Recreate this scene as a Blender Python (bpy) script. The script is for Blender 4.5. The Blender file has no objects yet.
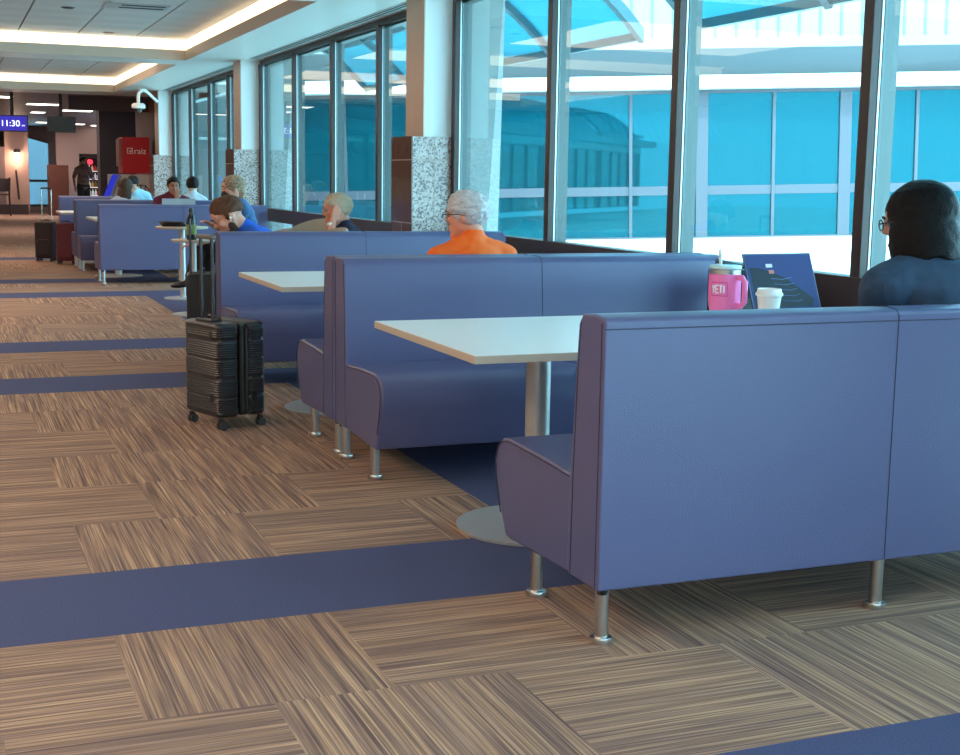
import bpy, bmesh, math, random
from mathutils import Vector, Matrix, noise
S = bpy.context.scene
COL = S.collection
random.seed(4)
# ---------------------------------------------------------------- camera
F, YAW, PITCH, ROLL, CH = 1329.1, .382766, .148854, .015132, 1.3
cy, sy, cp, sp = math.cos(YAW), math.sin(YAW), math.cos(PITCH), math.sin(PITCH)
fwd = Vector((sy*cp, cy*cp, -sp)); rt = Vector((cy, -sy, 0)); up = rt.cross(fwd)
r_ = rt*math.cos(ROLL)+up*math.sin(ROLL); u_ = -rt*math.sin(ROLL)+up*math.cos(ROLL)
cd = bpy.data.cameras.new('camera'); cam = bpy.data.objects.new('camera', cd); COL.objects.link(cam)
M = Matrix((r_, u_, -fwd)).transposed().to_4x4(); M.translation = (0, 0, CH); cam.matrix_world = M
cd.sensor_width = 36; cd.sensor_fit = 'HORIZONTAL'; cd.lens = F/960*36; cd.clip_end = 400
S.camera = cam
# ---------------------------------------------------------------- world, sun, area lights, exposure
S.view_settings.view_transform = 'Standard'; S.view_settings.look = 'None'
S.view_settings.gamma = 1; S.view_settings.use_curve_mapping = False
S.view_settings.exposure = 1.0
W = bpy.data.worlds.new('sky'); S.world = W; W.use_nodes = True
bg = W.node_tree.nodes['Background']; bg.inputs[0].default_value = (.52, .80, 1.0, 1); bg.inputs[1].default_value = 5.2
sl = bpy.data.lights.new('sun', 'SUN'); sl.energy = 3.8; sl.angle = .02; sl.color = (1, .96, .9)
so = bpy.data.objects.new('sun', sl); COL.objects.link(so)
so.rotation_euler = Vector((-.16, -.55, .82)).to_track_quat('Z', 'Y').to_euler()   # the sun stands behind the viewer, high up
def area(x, y, z, sx, sy_, e, c):
    l = bpy.data.lights.new('ceiling_fill', 'AREA'); l.shape = 'RECTANGLE'; l.size = sx; l.size_y = sy_; l.energy = e; l.color = c
    o = bpy.data.objects.new('ceiling_fill', l); COL.objects.link(o); o.location = (x, y, z); return o
for (x, y, e) in ((-3.0, 0.6, 150), (-3.6, 5.5, 170), (-3.4, 10, 130), (-.6, 14.0, 60), (-1.5, 21.5, 60), (1.2, 21.5, 30)):
    area(x, y, 2.955, 3.2, 3.2, e, (1, .71, .50))  # warm fill lights added overhead, not fixtures of the room
for (x, y, e) in ((1.5, 31, 45), (2.2, 40.5, 60)): area(x, y, 2.70, 2.5, 3, e, (1, .82, .74))  # extra fill added to lift the far hall
S.cycles.max_bounces = 8; S.cycles.diffuse_bounces = 4; S.cycles.transparent_max_bounces = 16
S.cycles.sample_clamp_indirect = 6
# ---------------------------------------------------------------- helpers
def lin(c):
    return tuple(((v/255)/12.92 if v/255 <= .04045 else ((v/255+.055)/1.055)**2.4) for v in c)
MATS = {}
def mat(name, rgb, rough=.5, metal=0, bump=None, var=None, emit=None, spec=.5, coat=0, sheen=0):
    if name in MATS: return MATS[name]
    m = bpy.data.materials.new(name); m.use_nodes = True; nt = m.node_tree; b = nt.nodes['Principled BSDF']
    c = (*lin(rgb), 1); b.inputs['Base Color'].default_value = c
    b.inputs['Roughness'].default_value = rough; b.inputs['Metallic'].default_value = metal
    b.inputs['Specular IOR Level'].default_value = spec; b.inputs['Coat Weight'].default_value = coat
    if sheen: b.inputs['Sheen Weight'].default_value = sheen
    tc = nt.nodes.new('ShaderNodeTexCoord')
    if var:   # (scale, amount)
        n = nt.nodes.new('ShaderNodeTexNoise'); n.inputs['Scale'].default_value = var[0]; n.inputs['Detail'].default_value = 5
        mx = nt.nodes.new('ShaderNodeMix'); mx.data_type = 'RGBA'
        mx.inputs[6].default_value = tuple(v*(1-var[1]) for v in c[:3])+(1,); mx.inputs[7].default_value = tuple(min(1, v*(1+var[1])) for v in c[:3])+(1,)
        nt.links.new(tc.outputs['Object'], n.inputs['Vector']); nt.links.new(n.outputs[0], mx.inputs[0]); nt.links.new(mx.outputs[2], b.inputs['Base Color'])
    if bump:  # (scale, strength)
        n = nt.nodes.new('ShaderNodeTexNoise'); n.inputs['Scale'].default_value = bump[0]; n.inputs['Detail'].default_value = 3
        bp = nt.nodes.new('ShaderNodeBump'); bp.inputs['Strength'].default_value = bump[1]; bp.inputs['Distance'].default_value = .004
        nt.links.new(tc.outputs['Object'], n.inputs['Vector']); nt.links.new(n.outputs[0], bp.inputs['Height']); nt.links.new(bp.outputs[0], b.inputs['Normal'])
    if emit:
        b.inputs['Emission Color'].default_value = (*emit[0], 1); b.inputs['Emission Strength'].default_value = emit[1]
    MATS[name] = m; return m
def glass_mat(name, tint, gloss=.10, rough=.0, ior=1.5):
    m = bpy.data.materials.new(name); m.use_nodes = True; nt = m.node_tree; nt.nodes.clear()
    o = nt.nodes.new('ShaderNodeOutputMaterial'); t = nt.nodes.new('ShaderNodeBsdfTransparent'); g = nt.nodes.new('ShaderNodeBsdfGlossy')
    t.inputs[0].default_value = (*tint, 1); g.inputs['Roughness'].default_value = rough
    ge = nt.nodes.new('ShaderNodeNewGeometry'); dt = nt.nodes.new('ShaderNodeVectorMath'); dt.operation = 'DOT_PRODUCT'
    nt.links.new(ge.outputs['Normal'], dt.inputs[0]); nt.links.new(ge.outputs['Incoming'], dt.inputs[1])
    def mth(op, a, b=None):
        n = nt.nodes.new('ShaderNodeMath'); n.operation = op
        for i, v in enumerate((a, b)):
            if v is None: continue
            if isinstance(v, (int, float)): n.inputs[i].default_value = v
            else: nt.links.new(v, n.inputs[i])
        return n.outputs[0]
    fac = mth('ADD', mth('MULTIPLY', mth('POWER', mth('SUBTRACT', 1.0, mth('ABSOLUTE', dt.outputs['Value'])), 5.0), .9), gloss*.3)
    mx = nt.nodes.new('ShaderNodeMixShader')
    nt.links.new(fac, mx.inputs[0]); nt.links.new(t.outputs[0], mx.inputs[1]); nt.links.new(g.outputs[0], mx.inputs[2]); nt.links.new(mx.outputs[0], o.inputs[0])
    return m
def obj(name, bm, m, parent=None, smooth=False, bevel=0, segs=2, angle=40):
    me = bpy.data.meshes.new(name)
    bmesh.ops.recalc_face_normals(bm, faces=bm.faces)
    bm.to_mesh(me); bm.free()
    o = bpy.data.objects.new(name, me); COL.objects.link(o)
    for mm in (m if isinstance(m, (list, tuple)) else [m]): me.materials.append(mm)
    if parent is not None: o.parent = parent
    if smooth or bevel:
        for p in me.polygons: p.use_smooth = True
    if bevel:
        b = o.modifiers.new('bevel', 'BEVEL'); b.width = bevel; b.segments = segs; b.limit_method = 'ANGLE'; b.angle_limit = math.radians(angle)
        b.harden_normals = False
        w = o.modifiers.new('wn', 'WEIGHTED_NORMAL'); w.keep_sharp = True
    elif smooth:
        me.set_sharp_from_angle(angle=math.radians(50))
    return o
def thing(name, label, cat, loc=(0, 0, 0), rz=0, group=None):
    o = bpy.data.objects.new(name, None); COL.objects.link(o); o.location = loc; o.rotation_euler = (0, 0, rz)
    o.empty_display_size = .1; o['label'] = label; o['category'] = cat
    if group: o['group'] = group
    return o
def tag(o, label, cat, group=None, kind=None):
    o['label'] = label; o['category'] = cat
    if group: o['group'] = group
    if kind: o['kind'] = kind
    return o
def struct(o): o['kind'] = 'structure'; return o
def BM(): return bmesh.new()
def box(bm, x0, x1, y0, y1, z0, z1, mt=None):
    vs = [bm.verts.new(p) for p in ((x0, y0, z0), (x1, y0, z0), (x1, y1, z0), (x0, y1, z0), (x0, y0, z1), (x1, y0, z1), (x1, y1, z1), (x0, y1, z1))]
    for f in ((0, 3, 2, 1), (4, 5, 6, 7), (0, 1, 5, 4), (1, 2, 6, 5), (2, 3, 7, 6), (3, 0, 4, 7)): bm.faces.new([vs[i] for i in f])
    if mt is not None:
        for v in vs: v.co = mt @ v.co
    return vs
def prism(bm, prof, x0, x1, axis='x'):
    # profile of (a, b) pairs pushed along an axis
    def P(a, b, t): return (t, a, b) if axis == 'x' else ((a, t, b) if axis == 'y' else (a, b, t))
    A = [bm.verts.new(P(a, b, x0)) for a, b in prof]; B = [bm.verts.new(P(a, b, x1)) for a, b in prof]
    n = len(prof)
    bm.faces.new(A); bm.faces.new(B[::-1])
    for i in range(n): bm.faces.new((A[i], B[i], B[(i+1) % n], A[(i+1) % n]))
def lathe(bm, prof, c=(0, 0, 0), n=24, mt=None):
    rings = []
    for r, z in prof:
        if r <= 1e-6: rings.append([bm.verts.new((c[0], c[1], c[2]+z))])
        else: rings.append([bm.verts.new((c[0]+r*math.cos(2*math.pi*k/n), c[1]+r*math.sin(2*math.pi*k/n), c[2]+z)) for k in range(n)])
    for a, b in zip(rings, rings[1:]):
        for k in range(n):
            q = []
            for v in (a[k % len(a)], a[(k+1) % n % len(a)], b[(k+1) % n % len(b)], b[k % len(b)]):
                if v not in q: q.append(v)
            if len(q) > 2:
                try: bm.faces.new(q)
                except ValueError: pass
    for rg in (rings[0], rings[-1]):
        if len(rg) > 2:
            try: bm.faces.new(rg)
            except ValueError: pass
    if mt is not None:
        for rg in rings:
            for v in rg: v.co = mt @ v.co
def tube(bm, pts, r, n=10, close=True):
    pts = [Vector(p) for p in pts]; rs = r if isinstance(r, (list, tuple)) else [r]*len(pts)
    rings = []; prev = None
    for i, p in enumerate(pts):
        d = (pts[min(i+1, len(pts)-1)]-pts[max(i-1, 0)]).normalized()
        a = prev if prev is not None else (Vector((0, 0, 1)) if abs(d.z) < .9 else Vector((1, 0, 0)))
        a = (a-d*a.dot(d)).normalized(); b = d.cross(a); prev = a
        rings.append([bm.verts.new(p+(a*math.cos(2*math.pi*k/n)+b*math.sin(2*math.pi*k/n))*rs[i]) for k in range(n)])
    for A, B in zip(rings, rings[1:]):
        for k in range(n): bm.faces.new((A[k], A[(k+1) % n], B[(k+1) % n], B[k]))
    if close: bm.faces.new(rings[0][::-1]); bm.faces.new(rings[-1])
def ell(bm, c, r, rot=None, u=16, v=10):
    mt = Matrix.Translation(Vector(c)) @ (rot.to_4x4() if rot is not None else Matrix.Identity(4)) @ Matrix.Diagonal((*r, 1))
    lathe(bm, [(math.sin(math.pi*k/v) if 0 < k < v else 0, -math.cos(math.pi*k/v)) for k in range(v+1)], (0, 0, 0), u, mt)
def limb(bm, pts, rs, n=14):
    for (p, q, a, b) in zip(pts, pts[1:], rs, rs[1:]): tube(bm, [p, Vector(p).lerp(Vector(q), .5), q], [a, (a+b)/2, b], n)
    for p, a in zip(pts, rs): ell(bm, p, (a, a, a), None, 14, 8)
def text(name, s, size, m, loc, rot, parent=None, ext=.001, sx=1):
    c = bpy.data.curves.new(name, 'FONT'); c.body = s; c.size = size; c.extrude = ext; c.align_x = 'CENTER'; c.align_y = 'CENTER'
    o = bpy.data.objects.new(name, c); COL.objects.link(o); c.materials.append(m); o.location = loc; o.rotation_euler = rot; o.scale = (sx, 1, 1)
    if parent is not None: o.parent = parent
    bpy.context.view_layer.update()
    me = bpy.data.meshes.new_from_object(o.evaluated_get(bpy.context.evaluated_depsgraph_get()))
    n = bpy.data.objects.new(name, me); COL.objects.link(n); n.location = loc; n.rotation_euler = rot; n.scale = (sx, 1, 1)
    if parent is not None: n.parent = parent
    bpy.data.objects.remove(o); n.name = name
    return n
def remesh(o, v, sm=4):
    r = o.modifiers.new('skin', 'REMESH'); r.mode = 'VOXEL'; r.voxel_size = v; r.use_smooth_shade = True
    if sm: s = o.modifiers.new('soft', 'SMOOTH'); s.iterations = sm; s.factor = .5
    return o
def copy_tree(o, parent=None):
    c = o.copy(); COL.objects.link(c)
    if parent is not None: c.parent = parent
    for ch in [k for k in KIDS.get(o.name, [])]: KIDS.setdefault(c.name, []).append(copy_tree(ch, c))
    return c
KIDS = {}
def reg(root):
    for o in list(COL.objects):
        if o.parent is not None: KIDS.setdefault(o.parent.name, [])
    KIDS.clear()
    for o in COL.objects:
        if o.parent is not None: KIDS.setdefault(o.parent.name, []).append(o)
# ---------------------------------------------------------------- materials
T, FY, FX = .634, 3.744, 1.981            # carpet tile pitch and grid origin
def carpet():
    m = bpy.data.materials.new('carpet_tile'); m.use_nodes = True; nt = m.node_tree; N = nt.nodes; L = nt.links
    b = N['Principled BSDF']; b.inputs['Roughness'].default_value = .95; b.inputs['Specular IOR Level'].default_value = .1
    g = N.new('ShaderNodeNewGeometry'); at = N.new('ShaderNodeAttribute'); at.attribute_name = 'tile'
    sep = N.new('ShaderNodeSeparateXYZ'); L.new(at.outputs['Vector'], sep.inputs[0])   # x: turned, y: navy, z: random
    def streak(sx, sy_, det, off):
        mp = N.new('ShaderNodeMapping'); mp.inputs['Scale'].default_value = (sx, sy_, 1)
        L.new(g.outputs['Position'], mp.inputs[0])
        ad = N.new('ShaderNodeVectorMath'); ad.operation = 'ADD'; L.new(mp.outputs[0], ad.inputs[0])
        sc = N.new('ShaderNodeVectorMath'); sc.operation = 'SCALE'; sc.inputs['Scale'].default_value = 37.0+off; L.new(at.outputs['Vector'], sc.inputs[0])
        cb = N.new('ShaderNodeCombineXYZ'); mm = N.new('ShaderNodeMath'); mm.operation = 'MULTIPLY'; mm.inputs[1].default_value = 61+off; L.new(sep.outputs[2], mm.inputs[0])
        L.new(mm.outputs[0], cb.inputs[2]); L.new(cb.outputs[0], ad.inputs[1])
        t = N.new('ShaderNodeTexNoise'); t.inputs['Scale'].default_value = 1; t.inputs['Detail'].default_value = det; t.inputs['Roughness'].default_value = .62
        L.new(ad.outputs[0], t.inputs['Vector']); return t.outputs[0]
    def mixf(a, bb, fac):
        x = N.new('ShaderNodeMix'); L.new(fac, x.inputs[0]); L.new(a, x.inputs[2]); L.new(bb, x.inputs[3]); return x.outputs[0]
    fine = mixf(streak(200, 1.5, 3, 0), streak(1.5, 200, 3, 0), sep.outputs[0])
    band = mixf(streak(40, 1.6, 2, 5), streak(1.6, 40, 2, 5), sep.outputs[0])
    r1 = N.new('ShaderNodeValToRGB'); e = r1.color_ramp.elements
    e[0].position = .34; e[0].color = (*lin((114, 96, 88)), 1); e[1].position = .68; e[1].color = (*lin((208, 176, 146)), 1)
    x = e.new(.46); x.color = (*lin((148, 122, 107)), 1); x = e.new(.56); x.color = (*lin((172, 142, 120)), 1)
    L.new(fine, r1.inputs[0])
    r2 = N.new('ShaderNodeValToRGB'); e = r2.color_ramp.elements
    e[0].position = .42; e[0].color = (.70, .69, .78, 1); e[1].position = .58; e[1].color = (1.05, 1.02, .97, 1); L.new(band, r2.inputs[0])
    mul = N.new('ShaderNodeMix'); mul.data_type = 'RGBA'; mul.blend_type = 'MULTIPLY'; mul.inputs[0].default_value = 1
    L.new(r1.outputs[0], mul.inputs[6]); L.new(r2.outputs[0], mul.inputs[7])
    sp_ = N.new('ShaderNodeTexNoise'); sp_.inputs['Scale'].default_value = 260; L.new(g.outputs['Position'], sp_.inputs['Vector'])
    r3 = N.new('ShaderNodeValToRGB'); e = r3.color_ramp.elements
    e[0].position = .3; e[0].color = (*lin((66, 72, 104)), 1); e[1].position = .75; e[1].color = (*lin((92, 98, 130)), 1); L.new(sp_.outputs[0], r3.inputs[0])
    mx = N.new('ShaderNodeMix'); mx.data_type = 'RGBA'; L.new(sep.outputs[1], mx.inputs[0]); L.new(mul.outputs[2], mx.inputs[6]); L.new(r3.outputs[0], mx.inputs[7])
    L.new(mx.outputs[2], b.inputs['Base Color'])
    bp = N.new('ShaderNodeBump'); bp.inputs['Strength'].default_value = .35; bp.inputs['Distance'].default_value = .004
    L.new(fine, bp.inputs['Height']); L.new(bp.outputs[0], b.inputs['Normal'])
    return m
def granite():
    m = bpy.data.materials.new('speckled_granite'); m.use_nodes = True; nt = m.node_tree; N = nt.nodes; L = nt.links; b = N['Principled BSDF']
    b.inputs['Roughness'].default_value = .25
    tc = N.new('ShaderNodeNewGeometry'); v = N.new('ShaderNodeTexVoronoi'); v.inputs['Scale'].default_value = 85; L.new(tc.outputs['Position'], v.inputs['Vector'])
    r = N.new('ShaderNodeValToRGB'); r.color_ramp.interpolation = 'CONSTANT'; e = r.color_ramp.elements
    e[0].position = 0; e[0].color = (*lin((96, 84, 82)), 1); e[1].position = .22; e[1].color = (*lin((182, 164, 156)), 1)
    x = e.new(.42); x.color = (*lin((150, 130, 122)), 1); x = e.new(.6); x.color = (*lin((196, 182, 176)), 1)
    s = N.new('ShaderNodeSeparateColor'); L.new(v.outputs['Color'], s.inputs[0]); L.new(s.outputs[0], r.inputs[0]); L.new(r.outputs[0], b.inputs['Base Color'])
    return m
VINYL = mat('slate_vinyl', (88, 90, 128), .36, bump=(180, .18), spec=.5)
SEAM = mat('vinyl_seam', (44, 44, 66), .6)
CHROME = mat('brushed_steel', (200, 198, 196), .28, 1)
STEEL = mat('table_steel', (186, 186, 184), .38, .45, var=(30, .08))
LAM = mat('white_laminate', (236, 236, 232), .3)
EDGE = mat('table_edge', (186, 172, 156), .5)
BRONZE = mat('bronze_mullion', (62, 50, 48), .4, .3)
ALU = mat('grey_mullion', (84, 94, 94), .4, .4)
RUB = mat('black_rubber', (18, 18, 20), .6)
BLACK = mat('black_plastic', (26, 26, 30), .35)
WHITE = mat('painted_white', (226, 228, 226), .6)
PALE = mat('painted_pale', (206, 212, 210), .6)
GLASS = glass_mat('window_glass', (.80, .975, .985))
GRAN = granite()
# ---------------------------------------------------------------- floor of carpet tiles
def floor():
    bm = BM()
    info = []
    turned = {(-1, -3): 0, (-1, -2): 1, (-1, -1): 0, (-1, 0): 1, (-1, 1): 0, (-2, -2): 0, (-2, -1): 1, (-2, 0): 0, (-2, 1): 0, (-2, -3): 1, (-1, -4): 1,
              (1, -3): 0, (1, -2): 1, (1, -1): 0, (1, -4): 1, (1, -5): 1, (2, -2): 0, (2, -3): 1, (2, -1): 1, (2, -4): 1, (3, -3): 0, (3, -2): 0, (3, -1): 1,
              (3, -4): 1, (4, -3): 1, (4, -2): 0, (4, -1): 0, (4, -4): 1, (5, -3): 0, (5, -4): 1, (5, -2): 0}
    for k in range(-14, 76):
        y0 = FY+k*T; off = 0 if k % 2 == 0 else T/2
        navyrow = (k % 10) in (0, 7) and k < 28
        for c in range(-14, 12):
            x0 = FX+c*T+off; x1 = x0+T
            if x0 >= 3.8 or x1 <= -6: continue
            cuts = [x0, x1]
            band = (k % 10) in range(0, 8) and 0 <= k < 28
            if band and not navyrow:
                for q in (FX, FX+T):
                    if x0+1e-4 < q < x1-1e-4: cuts.append(q)
            cuts.sort()
            for a, b in zip(cuts, cuts[1:]):
                mid = (a+b)/2
                nv = navyrow or (band and FX < mid < FX+T)
                b = min(b, 3.8); a = max(a, -6)
                vs = [bm.verts.new(p) for p in ((a, y0, 0), (b, y0, 0), (b, y0+T, 0), (a, y0+T, 0))]
                bm.faces.new(vs)
                rnd = random.random()
                tt = turned.get((k, c), None)
                if tt is None: tt = 1 if random.random() < .52 else 0
                info.append((float(tt), 1.0 if nv else 0.0, rnd))
    me = bpy.data.meshes.new('floor'); bm.to_mesh(me); bm.free()
    at = me.attributes.new('tile', 'FLOAT_VECTOR', 'FACE')
    for i, v in enumerate(info): at.data[i].vector = v
    o = bpy.data.objects.new('floor', me); COL.objects.link(o); me.materials.append(carpet()); return struct(o)
floor()
# ---------------------------------------------------------------- ceiling
XC, ZS, ZC = 2.93, 2.72, 2.985
bm = BM()
coffers = [(-10.2, -3.8), (-3.1, 3.3), (4.0, 10.3), (11.0, 17.4), (18.15, 24.9)]
box(bm, XC, 3.95, -12, 26, ZS, ZS+.12); box(bm, -6, -3.2, -12, 26, ZS, ZS+.12)
ys = [-12]+[v for c in coffers for v in c]+[26]
for a, b in zip(ys[::2], ys[1::2]): box(bm, -3.2, XC, a, b, ZS, ZS+.12)
struct(obj('ceiling', bm, mat('soffit_paint', (232, 238, 232), .35, bump=(3, .3))))
def panel_mat():
    m = mat('ceiling_panel', (196, 198, 196), .55); nt = m.node_tree; b = nt.nodes['Principled BSDF']
    g = nt.nodes.new('ShaderNodeNewGeometry'); w = nt.nodes.new('ShaderNodeTexWave'); w.bands_direction = 'Y'; w.inputs['Scale'].default_value = .48; w.inputs['Distortion'].default_value = 1.6
    w.inputs['Detail'].default_value = 1; w.inputs['Detail Scale'].default_value = .6
    bp = nt.nodes.new('ShaderNodeBump'); bp.inputs['Distance'].default_value = .02; bp.inputs['Strength'].default_value = .55
    nt.links.new(g.outputs['Position'], w.inputs['Vector']); nt.links.new(w.outputs[0], bp.inputs['Height']); nt.links.new(bp.outputs[0], b.inputs['Normal']); return m
PM = panel_mat(); DARKGAP = mat('panel_gap', (40, 38, 38), .8)
WARM = mat('cove_glow', (255, 240, 215), .5, emit=((1, .78, .52), .95))
trimn = 0
for i, (a, b) in enumerate(coffers):
    bm = BM()
    xs = [-3.2+0]+[.925+.693*k for k in range(-5, 3)]+[XC+.02]
    for x0, x1 in zip(xs, xs[1:]): box(bm, x0+.008, x1-.008, a-.02, b+.02, ZC, ZC+.03)
    o = obj('ceiling', bm, PM, None, bevel=.004); struct(o)
    bm = BM(); box(bm, -3.25, XC+.05, a-.05, b+.05, ZC+.05, ZC+.07); struct(obj('ceiling', bm, DARKGAP))
    bm = BM()  # plaster fascia behind the glowing strip
    for (x0, x1, y0, y1) in ((XC+.01, XC+.04, a, b), (-3.24, -3.21, a, b), (-3.2, XC, b+.01, b+.04), (-3.2, XC, a-.04, a-.01)): box(bm, x0, x1, y0, y1, ZS+.12, ZC+.03)
    trimn += 1; struct(obj('trim_%d' % trimn, bm, WHITE))
    nm = ('near the windows over the first booths', 'over the nearest booths', 'over the middle of the room', 'of the nearer ceiling coffer', 'of the farther ceiling coffer')[i]
    if i >= 2:
        for s, (x0, x1, y0, y1) in (('window side', (XC-.0, XC+.008, a, b)), ('far end', (-3.2, XC, b, b+.008))):
            bm = BM(); box(bm, x0, x1, y0, y1, ZS+.125, ZC-.012)
            tag(obj('cove_light', bm, WARM), 'warm glowing cove light strip along the %s %s' % (s, nm), 'cove light')
# trim lip: tan metal fascia under the glow on the window side
for (a, b) in coffers[2:]:
    bm = BM(); box(bm, XC-.012, XC, a, b, ZS-.002, ZS+.122); box(bm, -3.2, XC-.012, b-.012, b, ZS-.002, ZS+.122)
    trimn += 1; struct(obj('trim_%d' % trimn, bm, mat('fascia', (196, 184, 168), .5)))
# slot diffusers in the soffit over the windows
for k, (a, b) in enumerate(((-4, 2.6), (3.0, 9.8), (10.6, 16.7), (17.6, 23.7))):
    v = thing('slot_vent', ('long dark slot vent in the soffit over the windows behind the viewer', 'long dark slot vent in the soffit above the nearest window bay', 'long dark slot vent in the soffit above the middle window bay', 'long dark slot vent in the soffit above the farthest window bay')[k], 'vent', (3.63, a, ZS))
    bm = BM(); box(bm, -.05, .05, 0, b-a, -.006, .002); obj('vent_frame', bm, mat('vent_white', (190, 196, 194), .5), v)
    for s in (-.022, .022):
        bm = BM(); box(bm, s-.009, s+.009, .05, b-a-.05, -.009, -.0055); obj('slot', bm, mat('slot_dark', (40, 48, 50), .8), v)
v = thing('ceiling_diffuser', 'long grey air diffuser set into the nearer coffer ceiling', 'vent', (1.95, 14.3, ZC))
bm = BM(); box(bm, -.36, .28, -.22, .2, -.01, 0); obj('frame', bm, mat('diff', (168, 172, 172), .5), v)
for yy in (-.13, .08):
    bm = BM(); box(bm, -.2, .24, yy-.03, yy+.03, -.014, -.009); obj('slot', bm, mat('slot_dark', (40, 48, 50), .8), v)
for (x, y, lb) in ((1.28, 14.75, 'dark recessed sprinkler in the ceiling panel left of the diffuser'), (1.95, 17.1, 'small round sprinkler at the back of the nearer coffer'), (1.12, 20.4, 'small round downlight in the farther coffer'), (.92, 24.0, 'pale round sprinkler at the back of the farther coffer')):
    bm = BM(); lathe(bm, [(0, -.012), (.05, -.012), (.075, 0), (.07, .0)], (x, y, ZC-.001), 16)
    tag(obj('sprinkler_cap', bm, mat('cap%d' % int(y), (70, 68, 68) if y < 15 else (150, 130, 120), .5)), lb, 'sprinkler')
# ---------------------------------------------------------------- window wall
XW = 3.8; MULL = 1.658
bays = [(-10.84, -4.34), (-3.89, 2.61), (3.06, 9.99), (10.47, 16.92), (17.4, 23.85)]
bays[2] = (3.36-1.30, 9.99)
bays = [(-11.8, -5.3), (-4.85, 1.65), (2.1, 9.99), (10.47, 16.92), (17.4, 23.85)]
bm = BM()
box(bm, XW-.02, XW+.12, -12, 26, ZS-.04, ZS+.3)
struct(obj('wall_right', bm, WHITE))
bays_m = {2: [3.22, 4.87, 6.52, 8.17], 3: [11.96, 13.55, 15.17], 4: [18.97, 20.42, 22.09], 1: [-3.2, -1.6, 0], 0: [-10, -8.5, -7]}
for i, (a, b) in enumerate(bays):
    w = bpy.data.objects.new('window_%d' % (i+1), None); COL.objects.link(w); w['kind'] = 'structure'
    ms = [a+.03]+bays_m[i]+[b-.03]
    bm = BM()
    for y in ms: box(bm, XW-.055, XW, y-.036, y+.032, 0, ZS-.05)
    box(bm, XW-.035, XW, a, b, ZS-.06, ZS-.005); box(bm, XW-.065, XW, a, b, .735, .89); box(bm, XW-.08, XW, a, b, 0, .06)
    obj('window_frame', bm, BRONZE, w, bevel=.004)
    bm = BM()
    for y in ms: box(bm, XW+.004, XW+.085, y-.036, y+.036, 0, ZS-.05)
    box(bm, XW+.004, XW+.085, a, b, ZS-.08, ZS-.03); box(bm, XW+.004, XW+.085, a, b, .74, .885)
    obj('outer_frame', bm, ALU, w)
    bm = BM()
    for y in ms: box(bm, XW-.012, XW-.004, y-.04, y+.04, .89, ZS-.06)
    obj('gasket', bm, mat('bright_gasket', (205, 220, 222), .3, .6), w)
    bm = BM(); box(bm, XW-.001, XW+.002, a, b, .02, ZS-.03); obj('pane', bm, GLASS, w)
# pillars between the bays
BROWN = mat('polished_brown_stone', (104, 74, 62), .18, var=(14, .25)); TAN = mat('warm_tan', (200, 172, 152), .42, .35, var=(4, .06)); PAINT = mat('pillar_paint', (228, 234, 234), .55)
GROUT = mat('grout', (170, 150, 140), .7)
for k, (y0, y1) in enumerate(((1.65, 2.1), (9.99, 10.47), (16.92, 17.4), (23.85, 24.33))):
    p = thing('pillar', ('square pillar with speckled stone base beside the viewer', 'nearest pillar, speckled granite base and white upper part, behind the orange shirt', 'second pillar along the windows, speckled stone base, behind the blond hair', 'farthest pillar, pinkish speckled stone base, under the dome camera')[k], 'pillar', (0, 0, 0))
    p['kind'] = 'structure'
    bm = BM(); box(bm, 3.425, XW+.1, y0+.002, y1-.005, 0, 1.615); obj('stone_base', bm, GRAN, p)
    bm = BM(); box(bm, 3.417, 3.426, y0-.001, y1+.03, 0, 1.618); obj('brown_stone_side', bm, BROWN, p)
    bm = BM(); box(bm, 3.53, XW+.1, y0+.03, y1-.02, 1.6, ZS+.02); obj('painted_shaft', bm, PAINT, p)
    bm = BM(); box(bm, 3.522, 3.531, y0+.028, y1-.02, 1.612, ZS+.02); obj('warm_tan_face', bm, TAN, p)  # tan face puts the warm room light into the colour
    bm = BM()
    for z in (.43, .94, 1.435): box(bm, 3.43, XW, y0-.0005, y0+.001, z-.004, z+.004); box(bm, 3.4155, 3.42, y0, y1+.02, z-.004, z+.004)
    box(bm, 3.605, 3.611, y0-.0005, y0+.001, 0, 1.61); box(bm, 3.4155, 3.418, y0+.24, y0+.246, 0, .94)
    obj('tile_joint', bm, GROUT, p)
# unseen sides close the room
bm = BM(); box(bm, -6.1, -6, -12, 47, 0, 3.4); struct(obj('wall_left', bm, mat('warm_wall', (190, 160, 135), .8)))
bm = BM(); box(bm, -6, 3.9, -12.1, -12, 0, 3.4); struct(obj('wall_front', bm, mat('warm_wall', (190, 160, 135), .8)))
# ---------------------------------------------------------------- far hall
DK = mat('dim_ceiling', (92, 84, 100), .45); bm = BM(); box(bm, -6, 5, 26, 60, ZS+.02, ZS+.12); struct(obj('ceiling', bm, DK))
MAUVE = mat('mauve_wall', (152, 128, 122), .8); MAUVE2 = mat('taupe_wall', (118, 98, 96), .8); DKB = mat('dark_brown_wall', (54, 42, 44), .7)
bm = BM()                                       # back wall with a window opening
Y = 46; box(bm, -6, 2.58, Y, Y+.2, 0, 3.3); box(bm, 3.24, 5, Y, Y+.2, 0, 3.3); box(bm, 2.58, 3.24, Y, Y+.2, 0, .22)
prism(bm, [(2.58, 2.40), (3.24, 2.22), (3.24, 3.3), (2.58, 3.3)], Y, Y+.2, 'y'); struct(obj('wall_back', bm, MAUVE))
w = bpy.data.objects.new('window_6', None); COL.objects.link(w); w['kind'] = 'structure'
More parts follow.
